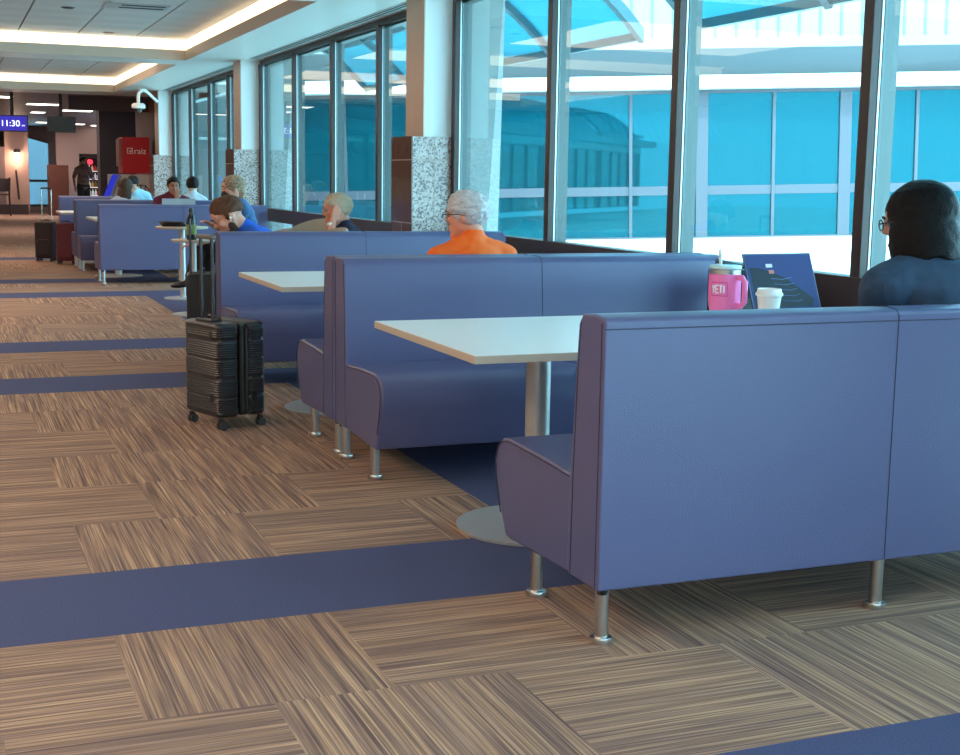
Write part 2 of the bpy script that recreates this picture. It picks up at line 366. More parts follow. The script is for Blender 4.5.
bm = BM(); box(bm, 2.56, 2.62, Y-.04, Y+.02, .2, 2.42); box(bm, 2.56, 3.26, Y-.04, Y+.02, .96, 1.04); prism(bm, [(2.56, 2.38), (3.26, 2.19), (3.26, 2.24), (2.56, 2.43)], Y-.04, Y+.02, 'y'); box(bm, 2.56, 3.26, Y-.04, Y+.02, .18, .24); obj('window_frame', bm, BLACK, w)
bm = BM(); box(bm, 2.58, 3.24, Y+.05, Y+.06, .2, 2.4); obj('pane', bm, GLASS, w)
bm = BM(); box(bm, -6, 1.78, 43.2, Y, 0, 2.03); struct(obj('wall_left', bm, MAUVE2))
bm = BM(); box(bm, -6, 2.4, 42.9, 43.2, 0, .3); struct(obj('baseboard_back', bm, DKB))
bm = BM(); box(bm, 1.78, 2.46, 43.2, Y, 0, 3.3); struct(obj('wall_back', bm, mat('pinkish_wall', (168, 138, 126), .8)))
bm = BM(); box(bm, 2.95, 3.52, 42.0, 42.7, 0, 1.5); tag(obj('reception_counter', bm, mat('red_brown_wood', (92, 50, 36), .5, var=(3, .2)), bevel=.01), 'tall red-brown wooden counter left of the standing man', 'counter')
bm = BM(); box(bm, 3.3, 4.9, 43.5, 43.7, 0, 3.3); struct(obj('wall_back', bm, mat('light_mauve_wall', (176, 150, 144), .8)))
bm = BM(); box(bm, 3.28, 4.12, 31, 31.6, 0, 3.3); struct(obj('wall_right', bm, mat('near_black_wall', (50, 42, 48), .6)))
bm = BM(); box(bm, 2.3, 4.2, 26.9, 27.05, 2.48, 2.75); struct(obj('trim_20', bm, mat('bulkhead', (96, 84, 86), .7)))
bm = BM(); box(bm, 3.85, 5.0, 28.6, 28.8, 0, 3.3); box(bm, 4.9, 5.0, 28.8, 46, 0, 3.3); struct(obj('wall_right', bm, mat('taupe_panel', (136, 112, 106), .7)))
bm = BM(); box(bm, 3.78, 3.9, 24.33, 28.8, 0, 3.3); struct(obj('wall_right', bm, mat('taupe_panel', (136, 112, 106), .7)))
LP = mat('fluorescent_panel', (255, 250, 245), .5, emit=((1, .93, .85), 2.5))
for k, (x0, x1, y) in enumerate(((.3, 1.35, 27.9), (1.72, 2.42, 30.4), (2.65, 3.35, 33.0), (3.55, 4.05, 42.2), (4.3, 4.62, 43.0), (2.05, 2.4, 34.6), (2.6, 3.2, 41.5))):
    l = thing('ceiling_light', 'white ceiling light panel in the dim hall, '+('leftmost and nearest, cut by the photo edge', 'second, right of the blue clock screen', 'third, above the dark screen', 'small, left of the dark column', 'smallest, touching the dark column', 'narrow, between the two screens', 'farthest, low between the two screens')[k], 'ceiling light', (0, 0, 0))
    bm = BM(); box(bm, x0, x1, y-.28, y+.28, ZS+.0, ZS+.018); obj('light_frame', bm, WHITE, l)
    bm = BM(); box(bm, x0+.02, x1-.02, y-.26, y+.26, ZS-.006, ZS+.001); obj('diffuser', bm, LP, l)
bm = BM(); box(bm, -10, 30, 62, 64, -2, 3.4); prism(bm, [(-10, 3.4), (30, 3.4), (10, 5)], 62, 64, 'y'); tag(obj('backdrop', bm, mat('backdrop_blue', (46, 60, 70), .8, var=(.6, .4))), 'blue-grey hangar added to darken the far slanted window', 'building')  # made-up backdrop that keeps the far window from going white
# hanging screens
def screen(name, lb, x0, x1, z0, z1, y, m):
    s = thing(name, lb, 'screen', (0, 0, 0))
    bm = BM(); box(bm, x0-.02, x1+.03, y, y+.12, z0-.02, z1+.02); obj('casing', bm, BLACK, s, bevel=.008)
    bm = BM(); box(bm, x0, x1, y-.004, y, z0, z1); obj('display', bm, m, s)
    bm = BM(); tube(bm, [((x0+x1)/2, y+.06, z1), ((x0+x1)/2, y+.06, ZS+.05)], .03); obj('ceiling_mount', bm, BLACK, s); return s
BLUE = mat('blue_display', (10, 10, 120), .4, emit=((.03, .015, .40), .5)); Yk = 26.3
s = screen('clock_screen', 'blue screen showing the time 11:30 hanging at the left edge', .99, 1.49, 2.04, 2.30, Yk, BLUE)
TX = mat('display_text', (240, 240, 255), .5, emit=((.85, .85, 1), 1.0))
text('time_digits', '11:30', .155, TX, (1.2, Yk-.008, 2.165), (math.pi/2, 0, 0), s); text('am_digits', 'AM', .04, TX, (1.425, Yk-.008, 2.13), (math.pi/2, 0, 0), s)
screen('dark_screen', 'black switched-off screen hanging right of the clock screen', 1.87, 2.33, 2.045, 2.30, Yk, mat('off_display', (8, 8, 14), .25))
# wall lamp, rail, tall chair at far left
l = thing('wall_lamp', 'small lit wall lamp on the far pinkish wall', 'lamp', (2.13, 43.1, 1.85))
bm = BM(); lathe(bm, [(.05, .12), (.09, .1), (.1, 0), (.09, 0)], (0, 0, 0), 14); obj('lamp_shade', bm, BLACK, l)
bm = BM(); lathe(bm, [(0, -.06), (.06, -.04), (.07, 0), (0, 0)], (0, 0, 0), 14); obj('bulb', bm, mat('bulb', (255, 230, 200), .5, emit=((1, .75, .5), 6)), l)
pl = bpy.data.lights.new('wall_lamp_light', 'POINT'); pl.energy = 12; pl.color = (1, .7, .5); po = bpy.data.objects.new('wall_lamp_light', pl); COL.objects.link(po); po.location = (2.13, 42.95, 1.7)
bm = BM(); tube(bm, [(2.08, 43.0, 1.33), (2.14, 43.0, .45)], .03); tag(obj('wall_rail', bm, DKB), 'dark slanting rail on the far wall below the lamp', 'rail')
c = thing('bar_chair', 'dark ladder-back tall chair by the far left wall', 'chair', (1.62, 41.6, 0))
bm = BM(); box(bm, -.2, .2, -.2, .2, .6, .64); obj('seat', bm, DKB, c)
for sx in (-.18, .18):
    for sy_ in (-.18, .18): bm = BM(); tube(bm, [(sx, sy_, .6), (sx*1.15, sy_*1.15, 0)], .018); obj('leg', bm, DKB, c)
bm = BM(); tube(bm, [(.18, -.18, .6), (.21, -.18, 1.1)], .02); tube(bm, [(.18, .18, .6), (.21, .18, 1.1)], .02)
for z in (.72, .84, .96, 1.06): box(bm, .18, .21, -.18, .18, z, z+.05)
for sx in (-.18,): pass
box(bm, -.1, .2, .17, .2, .7, 1.08); obj('backrest', bm, DKB, c)
# drinks cooler with bottles
c = thing('drinks_cooler', 'open lit drinks cooler with rows of bottles beside the standing man', 'cooler', (4.26, 41.6, 0))
bm = BM(); box(bm, -.42, .34, .0, .5, 0, .5); box(bm, -.42, -.38, 0, .5, .5, 1.82); box(bm, .3, .34, 0, .5, .5, 1.82); box(bm, -.42, .34, .45, .5, .5, 1.82); box(bm, -.42, .34, 0, .5, 1.72, 1.84); obj('body', bm, mat('cooler_black', (34, 22, 24), .5), c)
bm = BM()
for z in (.62, .86, 1.1, 1.34): box(bm, -.38, .3, .02, .45, z-.02, z)
obj('shelf', bm, mat('shelf_white', (205, 205, 210), .4, emit=((1, 1, 1), .25)), c)
cols = [(210, 215, 225), (200, 40, 45), (120, 90, 60), (225, 225, 215), (70, 110, 170), (190, 150, 60)]
bmx = {}
for z in (.5, .62, .86, 1.1, 1.34):
    for q in range(8):
        x = 4.26-.34+q*.085; k = random.randrange(6); b_ = BM(); h = .17 if z > .5 else .1
        lathe(b_, [(0, 0), (.032, 0), (.034, h*.6), (.013, h*.8), (.013, h), (0, h)], (x, 41.68, z+.003), 8)
        tag(obj('drink_bottle', b_, mat('bottle%d' % k, cols[k], .3), smooth=True), 'small drink bottle standing on a shelf of the far drinks cooler', 'bottle', 'bottles in the far drinks cooler')
bm = BM(); lathe(bm, [(0, -.07), (.07, -.05), (.09, 0), (.07, .06), (0, .08)], (4.1, 41.55, 1.6), 14); tag(obj('red_sign_disc', bm, mat('red_glow', (220, 20, 40), .4, emit=((1, .03, .06), 1.2)), smooth=True), 'round glowing red sign on the top left of the drinks cooler', 'sign')
# red kiosk sign, white counter, slanted display
RED = mat('red_panel', (200, 20, 34), .45)
k_ = thing('kiosk_sign', 'red kiosk panel with white logo and lettering raiz', 'sign', (0, 0, 0)); Yr = 26.0
bm = BM(); box(bm, 3.16, 3.66, Yr, Yr+.7, 1.29, 1.965); obj('panel', bm, RED, k_, bevel=.006)
bm = BM(); box(bm, 3.10, 3.155, Yr, Yr+.5, 1.42, 1.93); obj('side_panel', bm, mat('sign_side', (170, 100, 90), .5), k_, bevel=.01)
WT = mat('sign_white', (250, 248, 248), .5)
text('lettering', 'raiz', .155, WT, (3.485, Yr-.004, 1.705), (math.pi/2, 0, 0), k_)
bm = BM()
for (a, b, c0, d) in ((0, .11, 0, .012), (0, .11, .098, .11), (0, .012, 0, .11), (.098, .11, 0, .075), (.05, .062, 0, .055), (.05, .11, .045, .057)): box(bm, 3.245+a, 3.245+b, Yr-.004, Yr-.001, 1.655+c0, 1.655+d)
tube(bm, [(3.275, Yr-.003, 1.72), (3.30, Yr-.003, 1.69), (3.35, Yr-.003, 1.76)], .006, 6); obj('logo', bm, WT, k_)
c = thing('kiosk_counter', 'white kiosk counter with black letters below the red sign', 'counter', (0, 0, 0))
bm = BM(); box(bm, 2.95, 3.74, Yr+.02, Yr+.7, 0, 1.27); obj('counter_body', bm, mat('counter_white', (205, 196, 196), .5), c, bevel=.008)
text('lettering', 'TN', .21, mat('letter_black', (20, 20, 22), .5), (3.56, Yr+.014, 1.0), (math.pi/2, 0, 0), c, sx=.9)
bm = BM(); box(bm, 3.62, 3.7, Yr-.2, Yr-.19, 0, 1.6); tag(obj('clear_screen', bm, glass_mat('acrylic', (.93, .88, .88))), 'narrow clear acrylic guard standing at the right end of the kiosk counter', 'guard')
d = thing('slanted_display', 'tilted kiosk display with blue screen left of the white counter', 'display', (2.72, 24.6, .88)); d.rotation_euler = (0, math.radians(30), math.radians(38))
bm = BM(); box(bm, -.02, .05, -.085, .085, -.1, .45); obj('casing', bm, mat('grey_casing', (120, 118, 124), .4), d, bevel=.006)
bm = BM(); box(bm, -.034, -.02, -.07, .07, -.06, .42); obj('display', bm, mat('kiosk_blue', (20, 30, 190), .3, emit=((.03, .05, .6), .25)), d)
bm = BM(); tube(bm, [(0, 0, 0), (-.0, 0, -.9)], .04); o = obj('stand', bm, BLACK, d); o.rotation_euler = (0, math.radians(-32), 0)
# dome camera on gooseneck
c = thing('dome_camera', 'white dome camera on a curved arm left of the farthest pillar', 'camera', (3.02, 22.6, 2.37))
bm = BM(); pts = [(0, 0, .06)]+[(.13-.13*math.cos(t), 0, .17+.13*math.sin(t)*.75) for t in [math.pi*k/12 for k in range(0, 9)]]+[(.50, .9, .13)]
pts = [(0, 0, .05), (0, 0, .16), (.015, .02, .22), (.06, .05, .265), (.12, .1, .27), (.2, .25, .235), (.48, 1.24, .16)]
tube(bm, pts, .026, 10); obj('arm', bm, WHITE, c, smooth=True)
bm = BM(); lathe(bm, [(0, .06), (.08, .055), (.11, .03), (.11, -.02), (.09, -.03), (0, -.03)], (0, 0, 0), 20); obj('housing', bm, WHITE, c, smooth=True)
bm = BM(); lathe(bm, [(.06, -.03), (.055, -.07), (.03, -.1), (0, -.105)], (0, 0, 0), 16); obj('dome', bm, mat('smoked', (70, 66, 62), .15), c, smooth=True)
#PART2
# ---------------------------------------------------------------- outside
CONC = mat('white_concrete', (214, 214, 210), .8); RIBW = mat('white_cladding', (134, 138, 136), .6); BANDC = mat('canted_band', (74, 84, 90), .6)  # band colour darkened for the shade under the parapet
bm = BM(); box(bm, 3.9, 70, -30, 80, -.4, -.2); struct(obj('ground_terrace', bm, CONC))
bm = BM(); box(bm, 3.9, 4.75, -12, 26, ZS+.25, ZS+.55); struct(obj('roof_overhang', bm, RIBW))
bm = BM(); box(bm, -6.2, 4.0, -12.2, 26, 3.45, 3.6); box(bm, -6.2, 5.0, 26, 46.2, 3.45, 3.6); struct(obj('roof', bm, mat('roof_grey', (150, 150, 150), .8)))
for k, y in enumerate((1.72, 10.06, 16.98, 23.92)):
    bm = BM()
    top = [(3.9, y), (4.22, y), (4.235, y+.03), (4.235, y+.4), (3.9, y+.4)]; bot = [(3.9, y), (4.02, y), (4.235, y+.16), (4.235, y+.4), (3.9, y+.4)]
    A = [bm.verts.new((a, b, ZS+.25)) for a, b in top]; B = [bm.verts.new((a, b, -.2)) for a, b in bot]
    bm.faces.new(A); bm.faces.new(B[::-1])
    for i in range(5): bm.faces.new((A[i], B[i], B[(i+1) % 5], A[(i+1) % 5]))
    p = tag(obj('outer_fin', bm, RIBW), ('white outer fin beyond the glass beside the viewer', 'white tapering outer fin right of the nearest pillar, seen through glass', 'white tapering outer fin right of the second pillar, seen through glass', 'white tapering outer fin at the farthest pillar, seen through glass')[k], 'fin'); p['kind'] = 'structure'
bl = thing('white_annex', 'tall pale annex block outside the farthest windows', 'building')
bm = BM(); box(bm, 3.95, 6.2, 26, 28.4, -.2, 9); obj('wall', bm, RIBW, bl)
bm = BM()
bm.free()
for z in (1.95, 3.0, 4.5): bm = BM(); box(bm, 3.96, 6.19, 25.97, 26.0, z, z+.05); obj('ledge', bm, WHITE, bl)
fb = thing('opposite_building', 'white building with blue glazing opposite the windows', 'building')
D = 30.0; tilt = -.030
ctr = Vector((sy*D, cy*D, 0)); e1 = Vector((cy, -sy, 0)); nn = Vector((sy, cy, 0))   # e1 runs along the facade, nn away from the room
base = Matrix((e1, nn, Vector((0, 0, 1)))).transposed().to_4x4(); base.translation = ctr
fb.matrix_world = base @ Matrix.Rotation(tilt, 4, 'Y')
U = lambda px: (px-480)*.02265
bm = BM(); box(bm, -5.0, 24, -.35, .3, 4.02, 6.6)
obj('parapet_wall', bm, RIBW, fb)
bm = BM()
for k in range(-24, 40): x = U(645)+k*.455; box(bm, x, x+.05, -.372, -.35, 4.25, 6.5)
obj('cladding_seam', bm, mat('seam_teal', (96, 128, 128), .6), fb)
bm = BM(); prism(bm, [(-.35, 4.02), (.1, 3.42), (.4, 3.42), (.4, 4.02)], -5.0, 24); obj('canted_band', bm, BANDC, fb)
bm = BM(); box(bm, -5.0, 24, -.5, .4, 3.16, 3.44); obj('ledge', bm, CONC, fb, bevel=.01)
FR = mat('facade_frame', (70, 74, 84), .5); FG = glass_mat('facade_glass', (.05, .40, .46), .5)
nt = FG.node_tree; [n for n in nt.nodes if n.type == 'BSDF_GLOSSY'][0].inputs['Color'].default_value = (.10, .50, .60, 1); df = nt.nodes.new('ShaderNodeBsdfDiffuse'); df.inputs[0].default_value = (.004, .062, .082, 1); m2 = nt.nodes.new('ShaderNodeMixShader'); m2.inputs[0].default_value = .5
om = [n for n in nt.nodes if n.type == 'OUTPUT_MATERIAL'][0]; src = om.inputs[0].links[0].from_socket
nt.links.new(src, m2.inputs[1]); nt.links.new(df.outputs[0], m2.inputs[2]); nt.links.new(m2.outputs[0], om.inputs[0])
bm = BM(); box(bm, -5.0, 24, -.02, .06, .86, 1.06); box(bm, -5.0, 24, -.05, .1, 3.08, 3.16); box(bm, -5.0, 24, -.05, .1, -.14, -.06)
for k in range(-5, 14):
    x = U(627)+k*70*.02265; wd = .13 if k % 2 else .035
    box(bm, x-wd, x+wd, -.06, .06, -.1, 3.1)
obj('window_frame', bm, FR, fb)
bm = BM(); box(bm, -5.0, 24, .0, .004, -.1, 3.1); obj('glazing', bm, FG, fb)
bm = BM(); box(bm, -5.0, 24, -.3, 6, -.6, -.1); obj('base_wall', bm, CONC, fb)
TEAL = mat('interior_teal', (120, 176, 188), .7); bm = BM(); box(bm, -5.0, 24, 5.5, 5.7, -.2, 4.1); box(bm, -5.0, 24, .1, 5.5, -.2, -.12); obj('inner_wall', bm, TEAL, fb)
# colonnade with a tiled roof added to imitate the reflection in the opposite glazing
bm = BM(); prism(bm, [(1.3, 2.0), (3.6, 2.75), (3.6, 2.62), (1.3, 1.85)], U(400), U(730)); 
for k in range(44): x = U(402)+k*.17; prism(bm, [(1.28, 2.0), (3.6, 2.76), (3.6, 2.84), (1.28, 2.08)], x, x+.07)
obj('mirrored_roof', bm, mat('mirrored_tile', (120, 200, 205), .5), fb)
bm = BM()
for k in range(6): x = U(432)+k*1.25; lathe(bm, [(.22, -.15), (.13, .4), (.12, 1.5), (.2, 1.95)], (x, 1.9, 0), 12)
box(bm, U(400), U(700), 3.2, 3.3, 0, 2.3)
obj('column', bm, mat('mirrored_column', (180, 215, 215), .6), fb)  # columns belong to the imitated reflection
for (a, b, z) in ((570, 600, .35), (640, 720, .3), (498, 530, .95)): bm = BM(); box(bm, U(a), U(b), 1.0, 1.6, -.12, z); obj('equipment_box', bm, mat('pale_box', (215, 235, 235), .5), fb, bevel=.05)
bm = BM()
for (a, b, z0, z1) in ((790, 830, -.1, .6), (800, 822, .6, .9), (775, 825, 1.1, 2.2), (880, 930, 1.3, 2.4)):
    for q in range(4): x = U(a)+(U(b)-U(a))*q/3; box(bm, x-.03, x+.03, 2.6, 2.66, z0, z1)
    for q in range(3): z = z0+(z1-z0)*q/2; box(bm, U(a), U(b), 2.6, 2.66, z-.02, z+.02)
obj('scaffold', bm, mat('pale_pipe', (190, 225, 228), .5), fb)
# curved canopies over the terrace walk
CAN = bpy.data.materials.new('canopy_sheet'); CAN.use_nodes = True; nt = CAN.node_tree; nt.nodes.clear()
o_ = nt.nodes.new('ShaderNodeOutputMaterial'); t1 = nt.nodes.new('ShaderNodeBsdfTransparent'); t2 = nt.nodes.new('ShaderNodeBsdfTranslucent'); t3 = nt.nodes.new('ShaderNodeBsdfDiffuse'); a1 = nt.nodes.new('ShaderNodeMixShader'); a2 = nt.nodes.new('ShaderNodeMixShader')
t1.inputs[0].default_value = (.30, .62, .68, 1); t2.inputs[0].default_value = (.07, .30, .36, 1); t3.inputs[0].default_value = (.06, .26, .31, 1); a1.inputs[0].default_value = .35; a2.inputs[0].default_value = .5
nt.links.new(t2.outputs[0], a1.inputs[1]); nt.links.new(t3.outputs[0], a1.inputs[2]); nt.links.new(t1.outputs[0], a2.inputs[1]); nt.links.new(a1.outputs[0], a2.inputs[2]); nt.links.new(a2.outputs[0], o_.inputs[0])
CRIB = mat('canopy_rib', (44, 84, 94), .4, .2)
def cz(x): return 3.0+1.05*(1-((x-5.75)/1.95)**2)
for k, (a, b) in enumerate(((2.4, 7.2), (8.2, 13.0), (14.2, 19.2), (20.4, 25.2))):
    c = thing('curved_canopy', 'curved teal glazed canopy outside, '+('nearest to the viewer', 'above the two right window panes', 'above the pane right of the nearest pillar', 'seen through the middle window bay')[k], 'canopy')
    bm = BM(); xs = [3.8+3.9*i/20 for i in range(21)]
    prof = [(x, cz(x)+.02) for x in xs]+[(x, cz(x)) for x in xs[::-1]]; prism(bm, prof, a, b, 'y'); obj('sheet', bm, CAN, c, smooth=True)
    bm = BM()
    for y in (a, b, (a+b)/2):
        prism(bm, [(x, cz(x)+.06) for x in xs]+[(x, cz(x)-.10) for x in xs[::-1]], y-.06, y+.06, 'y')
    for i in (0, 4, 8, 12, 16, 20): box(bm, xs[i]-.035, xs[i]+.035, a, b, cz(xs[i])-.07, cz(xs[i])+.03)
    obj('rib', bm, CRIB, c)
# ---------------------------------------------------------------- booths
PROF_SEAT = [(.175, .165), (.60, .150), (.625, .152), (.662, .22), (.702, .33), (.712, .39), (.695, .445), (.66, .470), (.61, .480), (.40, .474), (.175, .462)]
PROF_BACK = [(0, .165), (0, .915), (.010, .93), (.06, .936), (.13, .93), (.152, .90), (.165, .75), (.185, .45), (.19, .165)]
LEN = 1.985
def make_booth(label, loc, flip, group, deep=1.0):
    b = thing('booth_bench', label, 'bench', loc, 0, group)
    sgn = -1 if flip else 1
    def pr(prof): return [(sgn*y*deep, z) for y, z in prof]
    bm = BM()
    prism(bm, pr(PROF_BACK), 0, LEN)
    obj('backrest', bm, VINYL, b, bevel=.007, segs=3, angle=50)
    bm = BM()
    for x0, x1 in ((.0, .976), (.976, LEN)): prism(bm, pr(PROF_SEAT), x0+.002, x1-.002)
    obj('seat', bm, VINYL, b, bevel=.012, segs=3, angle=50)
    bm = BM()
    tube(bm, [(.0, sgn*-.0006, .9), (LEN, sgn*-.0006, .9)], .0016, 6)
    tube(bm, [(.976, sgn*-.0006, .17), (.976, sgn*-.0006, .915), (.976, sgn*.012, .932), (.976, sgn*.06, .9375), (.976, sgn*.13, .932), (.976, sgn*.153, .9), (.976, sgn*.166, .75), (.976, sgn*.186, .46)], .0014, 6)
    for x in (-.0006, LEN+.0006):
        tube(bm, [(x, sgn*.178, .17), (x, sgn*.174, .45), (x, sgn*.16, .75), (x, sgn*.146, .91)], .0018, 6)
        tube(bm, [(x, sgn*.02, .17), (x, sgn*.018, .915)], .0016, 6)
        tube(bm, [(x, sgn*y*deep, z) for y, z in ((.19, .453), (.40, .464), (.60, .470), (.65, .461), (.685, .438), (.702, .39), (.694, .33), (.656, .225))], .0022, 6)
    obj('piping', bm, SEAM, b)
    for x in (.04, LEN/2, LEN-.04):
        for y in (.05, .50):
            bm = BM(); lathe(bm, [(0, .168), (.02, .168), (.02, .02), (.031, .018), (.033, .010), (.031, 0), (0, 0)], (x, sgn*y, 0), 20); obj('leg', bm, CHROME, b, smooth=True)
    bm = BM()
    for x in (.03, LEN-.03):
        for y in (.03, .58): lathe(bm, [(0, .168), (.017, .168), (.014, .148), (0, .146)], (x, sgn*y, 0), 10)
    obj('glide', bm, RUB, b); return b
GB = 'slate blue booth benches along the windows'
BX = 1.645
make_booth('nearest slate blue booth bench, its back to the viewer, in the right foreground', (BX, 3.185, 0), 0, GB, 1.07)
make_booth('slate blue booth bench facing the viewer across the nearest white table', (BX+.01, 5.918, 0), 1, GB)
make_booth('slate blue booth bench the man in orange sits on, back to the viewer', (BX+.01, 5.936, 0), 0, GB)
make_booth('slate blue booth bench facing the viewer behind the rolling suitcase', (BX-.02, 8.68, 0), 1, GB)
make_booth('slate blue booth bench, its back to the viewer, left of the blue polo man', (BX+.03, 16.10, 0), 0, GB)
make_booth('slate blue booth bench facing the viewer where the maroon shirt person sits', (BX+.0, 18.83, 0), 1, GB)
make_booth('slate blue booth bench back to back behind the maroon shirt person', (BX+.0, 18.85, 0), 0, GB)
make_booth('farthest slate blue booth bench, facing the viewer', (BX, 21.6, 0), 1, GB)
# ---------------------------------------------------------------- tables
GT = 'white topped tables between the booths'
def make_table(label, y0, y1, x0=1.56, x1=3.5):
    t = thing('booth_table', label, 'table', (x0, y0, 0), 0, GT); w = x1-x0; d = y1-y0
    bm = BM(); box(bm, 0, w, 0, d, .709, .735); obj('edge_band', bm, EDGE, t, bevel=.001)
    bm = BM(); box(bm, .0015, w-.0015, .0015, d-.0015, .735, .7365); obj('tabletop', bm, LAM, t)
    for px in (2.03-x0, 3.05-x0):
        bm = BM(); lathe(bm, [(0, .012), (.30, .012), (.30, .006), (.296, 0), (0, 0)], (px, d/2, 0), 48); obj('base_plate', bm, STEEL, t, smooth=True)
        bm = BM(); lathe(bm, [(.046, .012), (.046, .70), (.12, .702), (.12, .709), (0, .709)], (px, d/2, 0), 28); obj('pedestal', bm, STEEL, t, smooth=True)
    return t
make_table('nearest white table in front of the foreground booth bench', 3.92, 5.0)
make_table('white table behind the orange shirt, left end showing behind the rolling suitcase', 6.66, 7.74, 1.585)
make_table('white table beyond the booth left of the blue polo man', 16.85, 17.93, 1.70, 3.38)
make_table('farthest white table, behind the maroon suitcase', 19.55, 20.6, 1.53)
# ---------------------------------------------------------------- things on the nearest table
PINK = mat('pink_enamel', (246, 120, 182), .35)
c = thing('travel_mug', 'pink travel mug with straw and handle on the nearest table', 'mug', (2.985, 4.72, .7365), math.radians(-34)); c.scale = (1.07, 1.07, 1.14)
R1 = .062
bm = BM(); lathe(bm, [(0, 0), (.043, 0), (.046, .006), (.060, .05), (R1, .07), (R1, .165), (.060, .166), (0, .166)], (0, 0, 0), 32); obj('cup_body', bm, PINK, c, smooth=True)
bm = BM(); lathe(bm, [(.0602, .166), (.0602, .181), (.056, .182), (0, .182)], (0, 0, 0), 32); obj('steel_rim', bm, CHROME, c, smooth=True)
bm = BM(); lathe(bm, [(0, .182), (.057, .182), (.063, .186), (.063, .193), (.058, .197), (0, .197)], (0, 0, 0), 32); obj('lid', bm, mat('clear_lid', (200, 222, 224), .15), c, smooth=True)
bm = BM(); tube(bm, [(-.01, 0, .06), (-.022, -.01, .255)], .0065, 10); obj('straw', bm, mat('straw', (232, 236, 238), .3), c, smooth=True)
bm = BM(); hp = [(.045, -.035, .155), (.066, -.055, .155), (.078, -.064, .14), (.078, -.064, .07), (.064, -.052, .052), (.045, -.035, .055)]
tube(bm, hp, .011, 12); obj('handle', bm, PINK, c, smooth=True)
a0 = math.radians(-104)   # lettering curls round the mug, seen from the viewer
bm = BM()
for (za, zb, da, db) in ((.088, .138, -.62, .42),):
    n = 12
    for k in range(n):
        t0 = a0+da+(db-da)*k/n; t1_ = a0+da+(db-da)*(k+1)/n
        for z in (za, zb-.0025):
            vs = [bm.verts.new(((R1+.0015)*math.cos(t), (R1+.0015)*math.sin(t), zz)) for t, zz in ((t0, z), (t1_, z), (t1_, z+.0025), (t0, z+.0025))]; bm.faces.new(vs)
    for t in (a0+da, a0+db):
        vs = [bm.verts.new(((R1+.0015)*math.cos(q), (R1+.0015)*math.sin(q), zz)) for q, zz in ((t, za), (t+.03, za), (t+.03, zb), (t, zb))]; bm.faces.new(vs)
obj('label_border', bm, mat('pink_dark', (190, 50, 120), .4), c)
WL = mat('mug_letter', (245, 238, 242), .4); bm = BM()
def glyph(ch, u0, s):
    segs = {'Y': [((0, 1), (.5, .5)), ((1, 1), (.5, .5)), ((.5, .5), (.5, 0))], 'E': [((0, 0), (0, 1)), ((0, 1), (1, 1)), ((0, .5), (.85, .5)), ((0, 0), (1, 0))],
            'T': [((0, 1), (1, 1)), ((.5, 1), (.5, 0))], 'I': [((.5, 0), (.5, 1))]}[ch]
    for (p, q) in segs:
        P = [Vector((u0+s*.62*x, z)) for x, z in ((p[0], p[1]), (q[0], q[1]))]; zz = lambda v: .100+.026*v
        a, b = (P[0].x, zz(P[0].y)), (P[1].x, zz(P[1].y))
        pts = [((R1+.0012)*math.cos(a0+t), (R1+.0012)*math.sin(a0+t), z) for t, z in (a, b)]; tube(bm, pts, .0028, 6)
for ch, u0 in zip('YETI', (-.53, -.29, -.05, .13)): glyph(ch, u0, .3)
obj('lettering', bm, WL, c)
c = thing('paper_cup', 'small white paper cup with white lid in front of the laptop', 'cup', (3.055, 4.50, .7365)); c.scale = (1.2, 1.2, 1.22)
bm = BM(); lathe(bm, [(0, 0), (.029, 0), (.041, .098), (0, .098)], (0, 0, 0), 28); obj('cup_body', bm, mat('paper', (226, 220, 218), .6), c, smooth=True)
bm = BM(); lathe(bm, [(.042, .094), (.0455, .096), (.0455, .103), (.041, .106), (.039, .118), (.036, .118), (.035, .112), (0, .112)], (0, 0, 0), 28); obj('lid', bm, mat('lid_white', (235, 235, 236), .35), c, smooth=True)
bm = BM(); lathe(bm, [(.0315, .02), (.0355, .05), (.0350, .05), (.031, .02)], (0, 0, 0), 28); obj('logo_band', bm, mat('cup_logo', (120, 70, 80), .5), c, smooth=True)
def laptop(name, label, loc, rz, w, d, h, tilt, mcase, mscr, decals=False):
    l = thing(name, label, 'laptop', loc, rz)
    bm = BM(); box(bm, -w/2, w/2, -d, 0, 0, .014); obj('keyboard_base', bm, mcase, l, bevel=.004)
    mt = Matrix.Translation((0, 0, .014)) @ Matrix.Rotation(tilt, 4, 'X')
    bm = BM(); box(bm, -w/2, w/2, -.002, .006, 0, h, mt); obj('lid', bm, mcase, l, bevel=.002)
    bm = BM(); box(bm, -w/2+.008, w/2-.008, -.0035, -.002, .012, h-.008, mt); sc = obj('screen', bm, mscr, l)
    return l, mt
NAVY = mat('navy_screen', (34, 42, 92), .45, spec=.2, emit=((.012, .02, .09), .2)); LC = mat('navy_case', (40, 44, 84), .3)
l, mt = laptop('laptop', 'open dark blue laptop on the nearest table before the dark-haired woman', (3.36, 4.80, .7365), math.radians(5), .37, .24, .265, math.radians(-22), LC, NAVY)
bm = BM()
prof = [(-.165, .02), (.14, .02), (.15, .055), (.09, .10), (.02, .15), (-.05, .18), (-.12, .20), (-.165, .20)]
A = [bm.verts.new(mt @ Vector((x, -.0042, z))) for x, z in prof]; bm.faces.new(A); obj('dark_picture', bm, mat('screen_dark', (12, 14, 32), .4, spec=.2), l)
for (x, z, w_, cc) in ((-.075, .20, .035, (200, 190, 205)), (-.065, .172, .028, (190, 90, 80))):
    bm = BM(); box(bm, x, x+w_, -.0048, -.0044, z, z+.016, mt); obj('screen_icon', bm, mat('icon%d' % cc[1], cc, .5), l)
